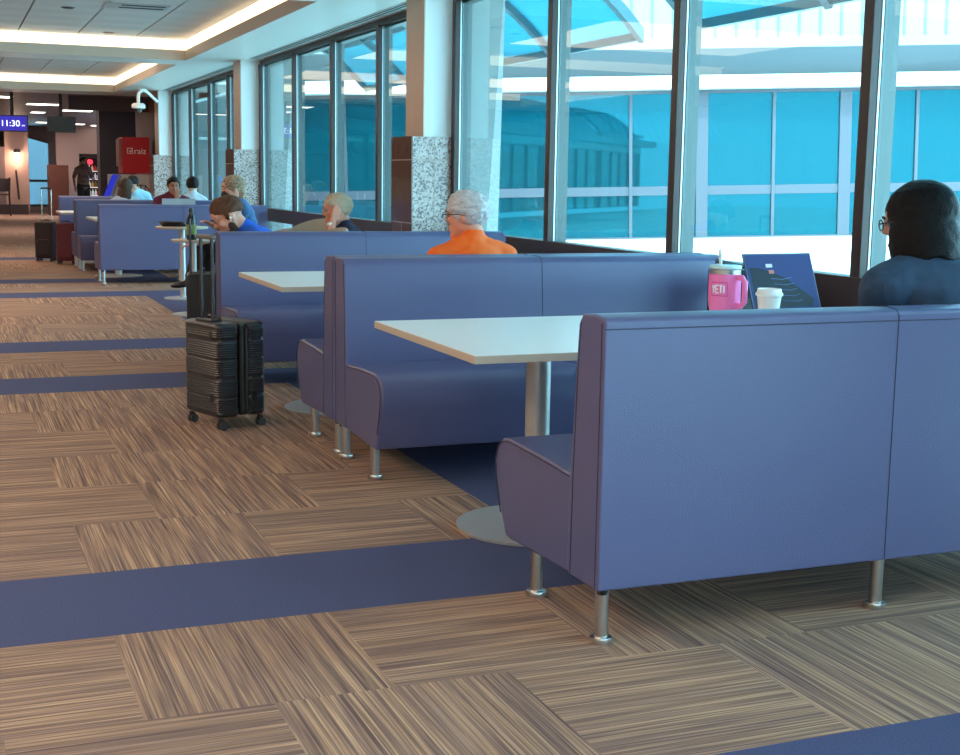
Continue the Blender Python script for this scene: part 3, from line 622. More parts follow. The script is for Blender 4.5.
for q in range(5):
    bm = BM(); tube(bm, [mt @ Vector((-.06+.01*q, -.0046, .15-.025*q)), mt @ Vector((.0+.015*q, -.0046, .145-.025*q)), mt @ Vector((.05+.01*q, -.0046, .152-.025*q))], .0012, 6); obj('screen_line', bm, mat('screen_line', (90, 100, 150), .4), l)
bm = BM(); box(bm, -.13, .13, -.03, .03, 0, .20); tube(bm, [(-.12, 0, .19), (-.11, 0, .222), (.10, 0, .205), (.12, 0, .19)], .005)
b_ = tag(obj('handbag', bm, mat('bag_black', (22, 26, 28), .4), bevel=.015), 'black bag on the bench seat behind the pink mug', 'bag'); b_.location = (3.53, 5.52, .48); b_.scale = (.85, 1.3, 2.0)
# ---------------------------------------------------------------- rolling suitcases
def wheel(parent, x, y):
    bm = BM(); lathe(bm, [(0, .058), (.014, .058), (.012, .03), (0, .03)], (x, y, 0), 10); box(bm, x-.012, x+.012, y-.004, y+.016, .02, .05)
    w = obj('caster', bm, RUB, parent)
    for s in (-.014, .014):
        bm = BM(); mt = Matrix.Translation((x+s, y+.006, .022)) @ Matrix.Rotation(math.pi/2, 4, 'Y'); lathe(bm, [(0, -.006), (.022, -.006), (.022, .006), (0, .006)], (0, 0, 0), 18, mt); obj('wheel', bm, mat('wheel_grey', (50, 50, 54), .5), w, smooth=True)
SH = mat('shell_black', (37, 37, 42), .30); SHD = mat('shell_groove', (22, 16, 20), .5); TUBE = mat('handle_tube', (70, 70, 74), .25, .8)
s = thing('rolling_suitcase', 'black ribbed hard-shell suitcase with raised handle in the aisle', 'suitcase', (1.335, 6.90, 0), math.radians(-70))
# local x runs along the wide back face, local y towards the window side
w, d, z0, z1 = .355, .29, .062, .55
def rr(w, d, r, n=6):
    p = []
    for cx, cy_, a in ((w-r, d-r, 0), (-w+r, d-r, 90), (-w+r, -d+r, 180), (w-r, -d+r, 270)):
        for k in range(n+1): t = math.radians(a+90*k/n); p.append((cx+r*math.cos(t), cy_+r*math.sin(t)))
    return p
def shell(bm, y0, y1, nz=84):
    pr = rr(w/2, (y1-y0)/2, .035); cyy = (y0+y1)/2; rings = []
    for i in range(nz+1):
        z = z0+(z1-z0)*i/nz; e = min(z-z0, z1-z); q = min(1, e/.03); ins = .022*(1-math.sqrt(max(0, 1-(1-q)**2)))
        rib = .0022*math.sin(i*math.pi) ; t = (z-z0)/(z1-z0)
        band = min(abs(t-k) for k in (.22, .42, .62, .82)); gr = .005 if band < .017 else (.0028 if i % 2 else 0)
        if e < .025: gr = 0
        rings.append([bm.verts.new((x*(1-(ins+gr)*2/w), cyy+y*(1-(ins+gr)*2/(y1-y0)), z)) for x, y in pr])
    for A, B in zip(rings, rings[1:]):
        for k in range(len(pr)): bm.faces.new((A[k], A[(k+1) % len(pr)], B[(k+1) % len(pr)], B[k]))
    bm.faces.new(rings[0]); bm.faces.new(rings[-1])
bm = BM(); shell(bm, -d/2, -.01); obj('back_shell', bm, SH, s, smooth=True)
bm = BM(); shell(bm, .03, d/2); obj('front_shell', bm, SH, s, smooth=True)
bm = BM(); box(bm, -w/2+.006, w/2-.006, -.012, .032, z0+.006, z1-.006); obj('zip_gusset', bm, mat('gusset', (16, 16, 18), .7), s, bevel=.01)
bm = BM(); tube(bm, [(w/2-.003, .0, z0+.03), (w/2-.003, .0, z1-.03)], .004, 6); tube(bm, [(w/2-.001, .022, z0+.03), (w/2-.001, .022, z1-.03)], .004, 6); obj('zip', bm, mat('zip', (60, 60, 62), .4, .6), s)
bm = BM()
for z in (.14, .46): box(bm, w/2-.004, w/2+.003, .05, .085, z, z+.05); box(bm, .09, .12, -d/2-.003, -d/2+.004, z, z+.05)
obj('corner_latch', bm, BLACK, s, bevel=.003)
bm = BM(); tube(bm, [(-.07, -.06, z1-.004), (-.05, -.06, z1+.02), (.05, -.06, z1+.02), (.07, -.06, z1-.004)], .008); obj('carry_handle', bm, BLACK, s, smooth=True)
h = thing('x', '', ''); bpy.data.objects.remove(h)
for x in (-.055, .055):
    bm = BM(); tube(bm, [(x, -.10, z1-.01), (x, -.10, .975)], .009, 12); obj('handle_tube', bm, TUBE, s, smooth=True)
bm = BM(); box(bm, -.075, .075, -.115, -.085, .97, .995); obj('grip', bm, mat('grip_grey', (96, 92, 90), .4), s, bevel=.008)
bm = BM(); box(bm, -.08, .08, -.125, -.075, z1-.005, z1+.012); obj('handle_socket', bm, BLACK, s, bevel=.006)
for x in (-w/2+.03, w/2-.03):
    for y in (-d/2+.03, d/2-.03): wheel(s, x, y)
def soft_case(label, loc, rz, w, d, h, m, hz, tubes=True, grip=True, tilt=0, tubm=None):
    s = thing('soft_suitcase', label, 'suitcase', loc, rz)
    bm = BM(); box(bm, -w/2, w/2, -d/2, d/2, .05, h); obj('case_body', bm, m, s, bevel=.025, segs=4)
    bm = BM(); box(bm, -w/2+.03, w/2-.03, -d/2-.022, -d/2+.004, .09, h*.55); obj('front_pocket', bm, m, s, bevel=.012, segs=3)
    bm = BM(); tube(bm, [(-w/2+.04, -d/2-.023, h*.5), (-w/2+.06, -d/2-.023, h*.56), (w/2-.06, -d/2-.023, h*.56), (w/2-.04, -d/2-.023, h*.5)], .004, 6); obj('pocket_zip', bm, mat('zip_red', (110, 60, 60), .4, .3), s)
    bm = BM(); tube(bm, [(-.06, 0, h-.005), (-.05, 0, h+.025), (.05, 0, h+.025), (.06, 0, h-.005)], .009); obj('carry_handle', bm, BLACK, s, smooth=True)
    for x in (-w/2+.03, w/2-.03):
        for y in (-d/2+.03, d/2-.03): wheel(s, x, y)
    if tubes:
        for x in (-.07, .07):
            bm = BM(); tube(bm, [(x, d/2-.03, h-.01), (x+tilt, d/2-.03, hz)], .008, 10); obj('handle_tube', bm, tubm or TUBE, s, smooth=True)
        bm = BM(); tube(bm, [(-.08+tilt, d/2-.03, hz-.01), (-.06+tilt, d/2-.03, hz+.012), (.06+tilt, d/2-.03, hz+.012), (.08+tilt, d/2-.03, hz-.01)], .013); obj('grip', bm, BLACK, s, smooth=True)
    return s
soft_case('black soft suitcase right behind the ribbed suitcase, thin dark handle raised', (1.61, 9.02, 0), math.radians(80.6), .30, .23, .64, mat('nylon_black', (20, 21, 24), .55), 1.02)
soft_case('dark suitcase with bright silver raised handle, far left in the aisle', (1.37, 20.5, 0), math.radians(-20), .26, .24, .575, mat('nylon_plum', (40, 26, 32), .6), 1.05, tubm=mat('silver_tube', (220, 225, 228), .2, .9))
soft_case('maroon soft suitcase beside the far booths', (1.60, 19.78, 0), math.radians(-14), .255, .22, .585, mat('nylon_maroon', (98, 28, 40), .6), .6, tubes=False)
# ---------------------------------------------------------------- lounge chairs and small round tables
BEIGE = mat('beige_upholstery', (156, 148, 132), .6)
def lounge(label, x, y, face, h=.80, r=.35):
    c = thing('lounge_chair', label, 'chair', (x, y, 0), math.radians(face), 'beige round-backed lounge chairs')
    bm = BM(); lathe(bm, [(0, .12), (r-.06, .12), (r-.04, .2), (r-.04, .38), (r-.08, .42), (0, .43)], (0, 0, 0), 28); obj('seat', bm, BEIGE, c, smooth=True)
    bm = BM(); n = 22; rings = []
    for k in range(n+1):
        t = math.radians(-110+220*k/n)+math.pi; hh = h-(.34*(abs(k/n-.5)*2)**2.4)
        ring = []
        for q in range(12):
            a = 2*math.pi*q/12; zc = (.15+hh)/2; zr = (hh-.15)/2; rr_ = r+.04*math.cos(a); zz = zc+zr*math.copysign(abs(math.sin(a))**.55, math.sin(a))
            ring.append(bm.verts.new((rr_*math.cos(t), rr_*math.sin(t), zz)))
        rings.append(ring)
    for A, B in zip(rings, rings[1:]):
        for q in range(12): bm.faces.new((A[q], A[(q+1) % 12], B[(q+1) % 12], B[q]))
    bm.faces.new(rings[0]); bm.faces.new(rings[-1]); obj('backrest', bm, BEIGE, c, smooth=True)
    for a in (45, 135, 225, 315):
        bm = BM(); tube(bm, [((r-.09)*math.cos(math.radians(a)), (r-.09)*math.sin(math.radians(a)), .13), ((r-.06)*math.cos(math.radians(a)), (r-.06)*math.sin(math.radians(a)), 0)], .016, 10); obj('leg', bm, BRONZE, c, smooth=True)
    return c
# a chair faces along local +x
lounge('beige round-backed lounge chair the blue polo man sits on', 2.36, 9.40, 180, .93)
lounge('empty beige round-backed lounge chair between the blue polo and the hand-on-face man', 2.93, 11.6, 205, .92)
lounge('beige lounge chair under the man holding his hand to his face', 3.02, 10.42, 180, .78)
lounge('beige lounge chair under the blond-haired person', 2.82, 12.95, 180, .78)
def round_table(label, x, y, z, r):
    t = thing('side_table', label, 'table', (x, y, 0))
    bm = BM(); lathe(bm, [(0, z-.022), (r-.01, z-.022), (r, z-.012), (r, z-.002), (r-.003, z), (0, z)], (0, 0, 0), 32); obj('tabletop', bm, mat('light_wood', (190, 176, 158), .45), t, smooth=True)
    bm = BM(); lathe(bm, [(.03, z-.022), (.03, .02), (.2, .012), (.2, 0), (0, 0)], (0, 0, 0), 24); obj('pedestal', bm, STEEL, t, smooth=True)
round_table('small round table holding the dark bottle', 2.13, 12.45, .70, .2)
round_table('small round table by the window-side lounge chairs, behind the bottle', 2.30, 14.1, .755, .27)
c = thing('drink_flask', 'dark green bottle with a yellow-green label on a small table', 'bottle', (2.10, 12.35, .70))
bm = BM(); lathe(bm, [(0, 0), (.043, 0), (.045, .01), (.045, .18), (.03, .225), (0, .225)], (0, 0, 0), 22); obj('bottle_body', bm, mat('dark_green', (30, 36, 30), .25), c, smooth=True)
bm = BM(); lathe(bm, [(.022, .225), (.024, .27), (.018, .29), (0, .292)], (0, 0, 0), 18); obj('cap', bm, BLACK, c, smooth=True)
bm = BM(); lathe(bm, [(.0455, .05), (.0462, .06), (.0462, .13), (.0455, .14)], (0, 0, 0), 22); obj('label', bm, mat('green_label', (120, 132, 66), .5), c, smooth=True)
SILV = mat('silver_case', (182, 188, 194), .35, .4); SCR = mat('pale_screen', (150, 165, 185), .3)
laptop('laptop', 'open silver laptop in front of the person in maroon, lid to the viewer', (2.78, 17.3, .7365), math.pi, .42, .24, .24, math.radians(-12), SILV, SCR)
laptop('laptop', 'dark laptop lying on the small round table behind the bottle', (2.22, 14.1, .755), math.radians(160), .26, .16, .17, math.radians(-75), mat('lap_dark', (60, 60, 66), .4), SCR)
#PART3
# ---------------------------------------------------------------- people
def rotv(yaw, pitch=0, roll=0):
    # head frame: x = right, y = forward, z = up; yaw 0 looks along +Y, positive turns to the right (+X)
    return Matrix.Rotation(-math.radians(yaw), 3, 'Z') @ Matrix.Rotation(math.radians(pitch), 3, 'X') @ Matrix.Rotation(math.radians(roll), 3, 'Y')
def head_mesh(bm, c, R, s=1.0, beard=0):
    E = lambda p, r, q=None: ell(bm, Vector(c)+R @ Vector(p)*s, tuple(v*s for v in r), R if q is None else R @ q)
    E((0, -.008, .035), (.075, .096, .083)); E((0, .018, -.03), (.064, .075, .075)); E((0, .045, -.075), (.043, .046, .036))
    E((0, .083, -.098), (.022, .018, .018)); E((0, .075, .045), (.056, .024, .035))
    E((0, .098, .004), (.0105, .014, .028), Matrix.Rotation(math.radians(-18), 3, 'X')); E((0, .108, -.014), (.015, .012, .011))
    E((0, .093, -.052), (.025, .012, .007)); E((0, .092, -.062), (.022, .012, .008))
    for q in (-1, 1):
        E((q*.030, .088, .028), (.02, .012, .008)); E((q*.045, .068, -.015), (.022, .022, .02)); E((q*.077, -.008, -.005), (.009, .02, .032), Matrix.Rotation(math.radians(q*-18), 3, 'Z'))
def hand(bm, w, d, n, s=1.0, curl=35, side=1, spread=0):
    # wrist w, direction d, palm normal n (fingers curl towards it); side: which way the thumb leaves
    d = d.normalized(); n = (n-d*n.dot(d)).normalized(); b = d.cross(n)*side
    R = Matrix((b, d, n)).transposed()
    ell(bm, w+d*.045*s, (.040*s, .052*s, .016*s), R); ell(bm, w+d*.01*s, (.028*s, .03*s, .018*s), R)
    for k, (o, L) in enumerate(((.030, .070), (.011, .080), (-.009, .074), (-.028, .058))):
        p = w+d*.083*s+b*o*s; a = math.radians(curl*.5); pts = [p-d*.02*s, p]
        for q, f in enumerate((.45, .32, .23)):
            dd = d*math.cos(a)+n*math.sin(a)+b*(o*spread); p = p+dd*L*f*s; pts.append(p.copy()); a += math.radians(curl)
        limb(bm, pts, [.0095*s, .0092*s, .0085*s, .008*s, .0068*s], 10)
    p = w+d*.02*s+b*.03*s; q = p+(b*.8+d*.6+n*.25)*.035*s; r = q+(b*.35+d*.85+n*.4)*.032*s
    limb(bm, [p, q, r, r+(d*.9+n*.4)*.022*s], [.013*s, .011*s, .0095*s, .008*s], 10)
def hair_cap(c, R, s, a, b, grow=.012, front=.02, seed=0, rough=.006, back=0):
    # a cap over the skull, cut along a slanting hairline z > a + b*y
    bm = BM(); bmesh.ops.create_icosphere(bm, subdivisions=5, radius=1)
    dele = []
    for v in bm.verts:
        d = v.co.copy(); p = Vector((d.x*(.077+grow), -.010+d.y*(.097+grow), .035+d.z*(.084+grow)))
        line = a+b*p.y-(.045 if abs(p.x) > .062 and -.005 < p.y < .03 else 0)
        nz = noise.noise(Vector((p.x*60, p.y*22, p.z*60+seed)))*rough+noise.noise(Vector((p.x*180, p.y*60, p.z*180+seed)))*rough*.5
        p += d*nz
        if p.y > .0: p.z += front*max(0, p.y/.1)*max(0, (p.z-.06)/.06)
        if p.y < 0: p.y -= back*max(0, -d.y)*(1 if p.z > -.05 else 0)
        if p.z < line: dele.append(v)
        v.co = Vector(c)+R @ (p*s)
    bmesh.ops.delete(bm, geom=dele, context='VERTS'); return bm
def add_hair(parent, bm, m, thick=.012, name='hair'):
    o = obj(name, bm, m, parent, smooth=True); sd = o.modifiers.new('solid', 'SOLIDIFY'); sd.thickness = thick; sd.offset = -1; return o
def strands(name, rgb, dark=.55, sc=(60, 8, 60), rough=.5):
    m = mat(name, rgb, rough, spec=.15); nt = m.node_tree; b = nt.nodes['Principled BSDF']; tc = nt.nodes.new('ShaderNodeTexCoord'); mp = nt.nodes.new('ShaderNodeMapping'); mp.inputs['Scale'].default_value = sc
    n = nt.nodes.new('ShaderNodeTexNoise'); n.inputs['Scale'].default_value = 3; n.inputs['Detail'].default_value = 4; r = nt.nodes.new('ShaderNodeValToRGB')
    c = lin(rgb); r.color_ramp.elements[0].position = .35; r.color_ramp.elements[1].position = .65; r.color_ramp.elements[0].color = (*[v*dark for v in c], 1); r.color_ramp.elements[1].color = (*[min(1, v*1.15) for v in c], 1)
    nt.links.new(tc.outputs['Object'], mp.inputs[0]); nt.links.new(mp.outputs[0], n.inputs['Vector']); nt.links.new(n.outputs[0], r.inputs[0]); nt.links.new(r.outputs[0], b.inputs['Base Color'])
    bp = nt.nodes.new('ShaderNodeBump'); bp.inputs['Strength'].default_value = .6; bp.inputs['Distance'].default_value = .004; nt.links.new(n.outputs[0], bp.inputs['Height']); nt.links.new(bp.outputs[0], b.inputs['Normal'])
    return m
def person(label, hip, face, head, hyaw, hpitch=0, lean=0, skin=(206, 150, 124), shirt=None, pants=None, shoe=(24, 22, 24), arms=None, legs=None, sleeve=.55, vox=.011, hs=1.0, collar=True, handspec=None, sw=.185, shirtgrow=.013, group=None, collar_rgb=None, hroll=0, belly=0):
    """hip and head are world points (head = middle of the head); face is the body's heading (0 = +Y, 90 = +X)."""
    H = Vector(hip); HD = Vector(head); a = math.radians(face); f = Vector((math.sin(a), math.cos(a), 0)); r = Vector((math.cos(a), -math.sin(a), 0)); R = rotv(hyaw, hpitch, hroll)
    p = thing('person', label, 'person', (hip[0], hip[1], 0), 0, group); inv = Vector((-hip[0], -hip[1], 0))
    neck_b = HD+R @ Vector((0, -.035, -.09))*hs
    chest = H.lerp(neck_b, .62)+f*.005; sh = H.lerp(neck_b, .86)
    sh = neck_b-(neck_b-H).normalized()*.095
    upd = (neck_b-H).normalized(); Rt = Matrix((r, f if abs(upd.dot(f)) > .99 else (f-upd*f.dot(upd)).normalized(), upd)).transposed()
    Lw = lambda v: H+r*v[0]+f*v[1]+Vector((0, 0, v[2]))
    S_ = {q: sh+r*q*sw-upd*.035 for q in (-1, 1)}
    arms = arms or {-1: ((-.26, .08, .22), (-.2, .32, .18)), 1: ((.26, .08, .22), (.2, .32, .18))}
    legs = legs or {q: ((q*.11, .42, .03), (q*.12, .44, -.40)) for q in (-1, 1)}
    def torso(bm, g, top=True):
        L = (neck_b-H).length
        for t, w, d_ in ((0.0, .165, .115), (.18, .155, .11+belly), (.36, .15, .108+belly), (.55, .158, .112), (.72, .165, .108)):
            ell(bm, H+upd*L*t, (w+g, d_+g, .105+g), Rt)
        ell(bm, sh-upd*.035, (sw-.02+g, .092+g, .085+g), Rt)
        for q in (-1, 1): limb(bm, [neck_b-upd*.045, (neck_b-upd*.055).lerp(S_[q], .5), S_[q]], [.05+g, .056+g, .056+g])
    bm = BM(); torso(bm, 0)
    limb(bm, [sh+upd*.02, neck_b, HD+R @ Vector((0, -.02, -.03))*hs], [.062, .053, .055])
    head_mesh(bm, HD, R, hs)
    for q in (-1, 1):
        e, w = Lw(arms[q][0]), Lw(arms[q][1]); limb(bm, [S_[q], S_[q].lerp(e, .5), e, e.lerp(w, .4), w], [.048, .043, .036, .036, .025])
        hspec = (handspec or {}).get(q); 
        dd, nn_, cu = hspec if hspec else ((w-e).normalized(), Vector((0, 0, -1)), 28)
        hand(bm, w, Vector(dd), Vector(nn_), .95, cu, q)
        k, an = Lw(legs[q][0]), Lw(legs[q][1]); hj = H+r*q*.09
        limb(bm, [hj, hj.lerp(k, .5), k, k.lerp(an, .35), an], [.085, .076, .055, .055, .036])
    for v in bm.verts: v.co += inv
    body = remesh(obj('body', bm, mat('skin_%d_%d_%d' % skin, skin, .5, var=(12, .10)), p, smooth=True), vox, 5)
    # shirt
    bm = BM(); torso(bm, shirtgrow)
    for q in (-1, 1):
        e, w = Lw(arms[q][0]), Lw(arms[q][1])
        if sleeve <= 1: limb(bm, [S_[q], S_[q].lerp(e, sleeve*.5), S_[q].lerp(e, sleeve)], [.062, .06, .056])
        else: limb(bm, [S_[q], e, e.lerp(w, .45), e.lerp(w, sleeve-1)], [.064, .052, .05, .040])
    if collar: limb(bm, [neck_b-upd*.075, neck_b-upd*.02], [.085, .064])
    for v in bm.verts: v.co += inv
    o = remesh(obj('shirt', bm, shirt, p, smooth=True), vox, 6)
    tx = bpy.data.textures.new('folds', 'CLOUDS'); tx.noise_scale = .11; dm = o.modifiers.new('folds', 'DISPLACE'); dm.texture = tx; dm.strength = .022; dm.mid_level = .5; dm.texture_coords = 'GLOBAL'
    bm = BM(); ell(bm, H+Vector((0, 0, .02)), (.18, .135, .12), Rt)
    for q in (-1, 1):
        k, an = Lw(legs[q][0]), Lw(legs[q][1]); hj = H+r*q*.09; limb(bm, [hj, hj.lerp(k, .5), k, k.lerp(an, .35), k.lerp(an, .93)], [.105, .092, .072, .068, .055])
    for v in bm.verts: v.co += inv
    remesh(obj('trousers', bm, pants, p, smooth=True), max(vox, .013), 5)
    for q in (-1, 1):
        k, an = Lw(legs[q][0]), Lw(legs[q][1]); fd = (f if len(legs[q]) < 3 else (r*legs[q][2][0]+f*legs[q][2][1]+Vector((0, 0, legs[q][2][2]))).normalized()); sd = fd.cross(Vector((0, 0, 1))).normalized(); Rs = Matrix((sd, fd, sd.cross(fd))).transposed()
        bm = BM(); ell(bm, an+Rs @ Vector((0, .06, -.045)), (.045, .14, .032), Rs); ell(bm, an+Rs @ Vector((0, -.01, -.015)), (.046, .06, .055), Rs)
        for v in bm.verts: v.co += inv
        remesh(obj('shoe', bm, mat('shoe_%d' % shoe[0], shoe, .4), p, smooth=True), .01, 3)
    # eyes
    for q in (-1, 1):
        bm = BM(); ell(bm, HD+R @ Vector((q*.030, .0845, .012))*hs+inv, (.0105*hs,)*3, R); e = obj('eye', bm, mat('eye_white', (150, 140, 135), .4), p, smooth=True)
        bm = BM(); ell(bm, HD+R @ Vector((q*.030, .0940, .012))*hs+inv, (.0065*hs, .003*hs, .0065*hs), R); obj('iris', bm, mat('iris', (40, 28, 22), .2), e, smooth=True)
        bm = BM(); tube(bm, [HD+R @ Vector((q*x, y, z))*hs+inv for x, y, z in ((.014, .104, .030), (.03, .103, .036), (.046, .093, .031))], .0035*hs, 6); obj('eyebrow', bm, mat('brow', (60, 44, 36), .8), p, smooth=True)
    return p, HD+inv, R, inv, Lw, S_
def glasses(p, c, R, s, m, side=1.0):
    bm = BM()
    for q in (-1, 1):
        pts = [c+R @ Vector((q*.034+.026*math.cos(t), .110, .010+.018*math.sin(t)))*s for t in [2*math.pi*k/14 for k in range(15)]]; tube(bm, pts, .0022*s, 6)
        tube(bm, [c+R @ Vector((q*x, y, z))*s for x, y, z in ((.060, .110, .014), (.076, .098, .016), (.083, .02, .014), (.084, -.022, .004))], .0022*s, 6)
    tube(bm, [c+R @ Vector((x, .112, .014))*s for x in (-.009, .009)], .002, 6)
    obj('glasses', bm, m, p, smooth=True)
BLK = mat('glasses_black', (20, 20, 22), .3)
# 1 woman, nearest booth
KN = mat('teal_navy_knit', (38, 62, 88), .8, bump=(300, .4), var=(5, .2)); DARKP = mat('dark_trousers', (30, 32, 42), .8)
p, c, R, inv, Lw, SS = person('person with dark bob hair, glasses and navy sweater seated at the laptop', (3.15, 3.50, .52), 4, (3.105, 3.70, 1.165), -38, -8, shirt=KN, pants=DARKP, sleeve=1.95, vox=.010, hs=1.08, sw=.215, shirtgrow=.034,
    arms={-1: ((-.25, .22, .20), (-.10, .52, .24)), 1: ((.22, .24, .20), (.12, .52, .24))})
HB = strands('near_black_hair', (13, 10, 13), .5, rough=.5)
bm = BM()   # the bob hanging down behind and at the sides, one solid of hair
n = 30; rings = []
for k in range(12):
    t = k/11; z = .115-.235*t; ring = []; g = math.sin(min(t*1.9, 1.57))
    for q in range(n+1):
        an = math.radians(-52+284*q/n); wx = .072+.044*g+.010*t*t; wy = .085+.045*g-.012*t
        x = wx*math.cos(an); y = -.010-wy*math.sin(an); fl = noise.noise(Vector((q*.5, t, 4)))*.012
        ring.append(bm.verts.new(c+R @ (Vector((x*(1+fl), y*(1+fl), z-(.012*math.sin(q*.8)*t*t)-.02*t*max(0, x)*8))*1.06)))
    rings.append(ring)
for A, B in zip(rings, rings[1:]):
    for q in range(n+1): bm.faces.new((A[q], A[(q+1) % (n+1)], B[(q+1) % (n+1)], B[q]))
bm.faces.new(rings[0]); bm.faces.new(rings[-1]); ell(bm, c+R @ Vector((0, -.014, .042))*1.08, (.103, .124, .108), R, 24, 16)
o = remesh(obj('hair_ends', bm, HB, p, smooth=True), .0065, 6)
tx = bpy.data.textures.new('strand', 'CLOUDS'); tx.noise_scale = .035; dm = o.modifiers.new('strand', 'DISPLACE'); dm.texture = tx; dm.strength = .006
glasses(p, c, R, 1.08, BLK)
# 2 man in orange
OR = mat('orange_polo', (255, 104, 14), .7, bump=(300, .3)); GREYH = strands('white_grey_hair', (206, 204, 206), .62, (90, 14, 90), .6)
p, c, R, inv, Lw, SS = person('person with white hair and glasses in an orange polo shirt, back turned', (2.46, 6.28, .50), 0, (2.49, 6.40, 1.105), -48, -4, shirt=OR, pants=mat('khaki', (120, 108, 90), .8), skin=(222, 150, 122), sleeve=.7, vox=.010, hs=1.0, sw=.185,
    arms={-1: ((-.24, .20, .20), (-.08, .48, .26)), 1: ((.24, .20, .20), (.08, .48, .26))})
bm = hair_cap(c, R, 1.0, -.032, .72, .014, .022, 9, .010, back=.008); add_hair(p, bm, GREYH, .014); glasses(p, c, R, 1.0, BLK)
bm = BM(); tube(bm, [c+Vector((math.cos(t)*.068, math.sin(t)*.062-.005, -.125+.012*math.cos(t*2))) for t in [2*math.pi*k/20 for k in range(21)]], .014, 8); obj('collar', bm, OR, p, smooth=True)
# 3 man in blue polo leaning over his phone
BP = mat('royal_blue_polo', (14, 92, 205), .7, bump=(300, .3)); BRH = strands('brown_hair', (98, 64, 46), .55)
p, c, R, inv, Lw, SS = person('bearded person in a bright blue polo bending over a phone', (2.34, 9.30, .52), -84, (1.83, 9.24, 1.015), -84, -34, shirt=BP, pants=mat('charcoal_trousers', (34, 36, 42), .8), skin=(214, 150, 124), sleeve=.75, vox=.010, sw=.19, belly=.02, hs=1.12,
    arms={-1: ((-.24, .22, .17), (-.05, .38, .26)), 1: ((.24, .24, .17), (.06, .39, .26))}, handspec={-1: ((0.0, .3, .25), (0, .2, 1), 20), 1: ((0.0, -.2, .25), (0, -.2, 1), 20)},
    legs={-1: ((-.16, .38, .0), (-.16, .36, -.42)), 1: ((.13, .38, .0), (.13, .36, -.42))})
bm = hair_cap(c, R, 1.12, .022, .42, .008, .035, 5, .006); add_hair(p, bm, BRH, .012)
bm = BM(); E_ = lambda q, r: ell(bm, c+R @ Vector(q)*1.12, r, R)
E_((0, .045, -.085), (.056, .058, .040)); E_((0, .02, -.075), (.064, .05, .035)); E_((-.05, .02, -.05), (.018, .03, .04)); E_((.05, .02, -.05), (.018, .03, .04)); remesh(obj('beard', bm, mat('beard_brown', (70, 44, 34), .9), p, smooth=True), .007, 2)
bm = BM(); E_((-.086, .004, -.006), (.006, .008, .009)); tube(bm, [c+R @ Vector((-.10, .006, -.008)), c+R @ Vector((-.098, .014, -.03))], .003, 6); obj('earbud', bm, mat('earbud_white', (240, 240, 240), .3), p, smooth=True)
bm = BM(); lathe(bm, [(0, 0), (.03, 0), (.03, .003), (0, .003)], (0, 0, 0), 20, Matrix.Translation((-.14, -.215, .36)) @ Matrix.Rotation(math.pi/2, 4, 'X')); obj('sleeve_patch', bm, mat('patch', (180, 190, 205), .6), p)
wr = Lw((.01, .46, .30)); bm = BM(); box(bm, -.035, .035, -.075, .075, -.004, .004, Matrix.Translation(wr) @ Matrix.Rotation(math.radians(-25), 4, 'Y')); tag(obj('phone', bm, BLACK, None, bevel=.003), 'black phone held by the man in the blue polo', 'phone')
# 4 man with a hand to his face
SH4 = mat('dark_navy_shirt', (36, 40, 70), .8); BLH = strands('blond_grey_hair', (196, 172, 146), .7, (80, 12, 80), .6)
p, c, R, inv, Lw, SS = person('person with short fair hair holding a hand with a white watch to the face', (3.09, 10.42, .50), -85, (2.935, 10.40, 1.025), -78, -8, shirt=SH4, pants=DARKP, skin=(222, 148, 122), sleeve=.75, vox=.009, sw=.18, hs=1.10,
    arms={-1: ((-.26, .26, .26), (-.135, .21, .445)), 1: ((.24, .2, .2), (.1, .42, .2))}, handspec={-1: ((.35, .0, 1.0), (.1, 1, 0), 14)})
bm = hair_cap(c, R, 1.10, .0, .78, .010, .012, 12, .006); add_hair(p, bm, BLH, .012)
wr = c+Vector((2.0, 2.0, 2.0))*0
w4 = Lw((-.135, .21, .445))+inv; bm = BM(); lathe(bm, [(.030, -.012), (.034, -.012), (.034, .012), (.030, .012)], (0, 0, 0), 18, Matrix.Translation(w4+Vector((-.012, 0, -.03))) @ Matrix.Rotation(math.radians(20), 4, 'Y')); box(bm, -.05, -.03, -.018, .018, -.02, .02, Matrix.Translation(w4+Vector((.01, -.025, -.03)))); obj('watch', bm, mat('watch_white', (235, 235, 232), .3), p)
# 5 blond-haired person with a dark mask
DEN = mat('denim_blue_shirt', (58, 96, 138), .8); BL2 = strands('streaked_blond_hair', (186, 152, 124), .18, (70, 8, 20), .5)
p, c, R, inv, Lw, SS = person('person with streaked blond hair and dark mask in a blue shirt, legs crossed', (2.80, 12.95, .52), -85, (2.56, 12.72, 1.165), -95, -6, shirt=DEN, pants=mat('black_trousers', (22, 22, 26), .8), shoe=(26, 20, 24), skin=(214, 156, 130), sleeve=1.3, vox=.012, sw=.165,
    arms={-1: ((-.22, .26, .20), (-.14, .58, .12)), 1: ((.2, .2, .2), (.05, .40, .30))},
    legs={-1: ((-.05, .50, .12), (-.05, .62, -.22), (0, .97, -.15)), 1: ((.12, .44, .0), (.10, .42, -.42))})
bm = hair_cap(c, R, 1.0, -.05, .85, .010, .012, 7, .008, back=.012); add_hair(p, bm, BL2, .02)
bm = BM(); ell(bm, c+R @ Vector((0, -.065, -.045)), (.062, .05, .07), R); ell(bm, c+R @ Vector((-.03, -.06, -.09)), (.03, .04, .05), R); remesh(obj('hair_ends', bm, BL2, p, smooth=True), .009, 2)
bm = BM(); ell(bm, c+R @ Vector((0, .062, -.05)), (.055, .058, .05), R); obj('face_mask', bm, mat('mask_black', (24, 26, 32), .8), p, smooth=True)
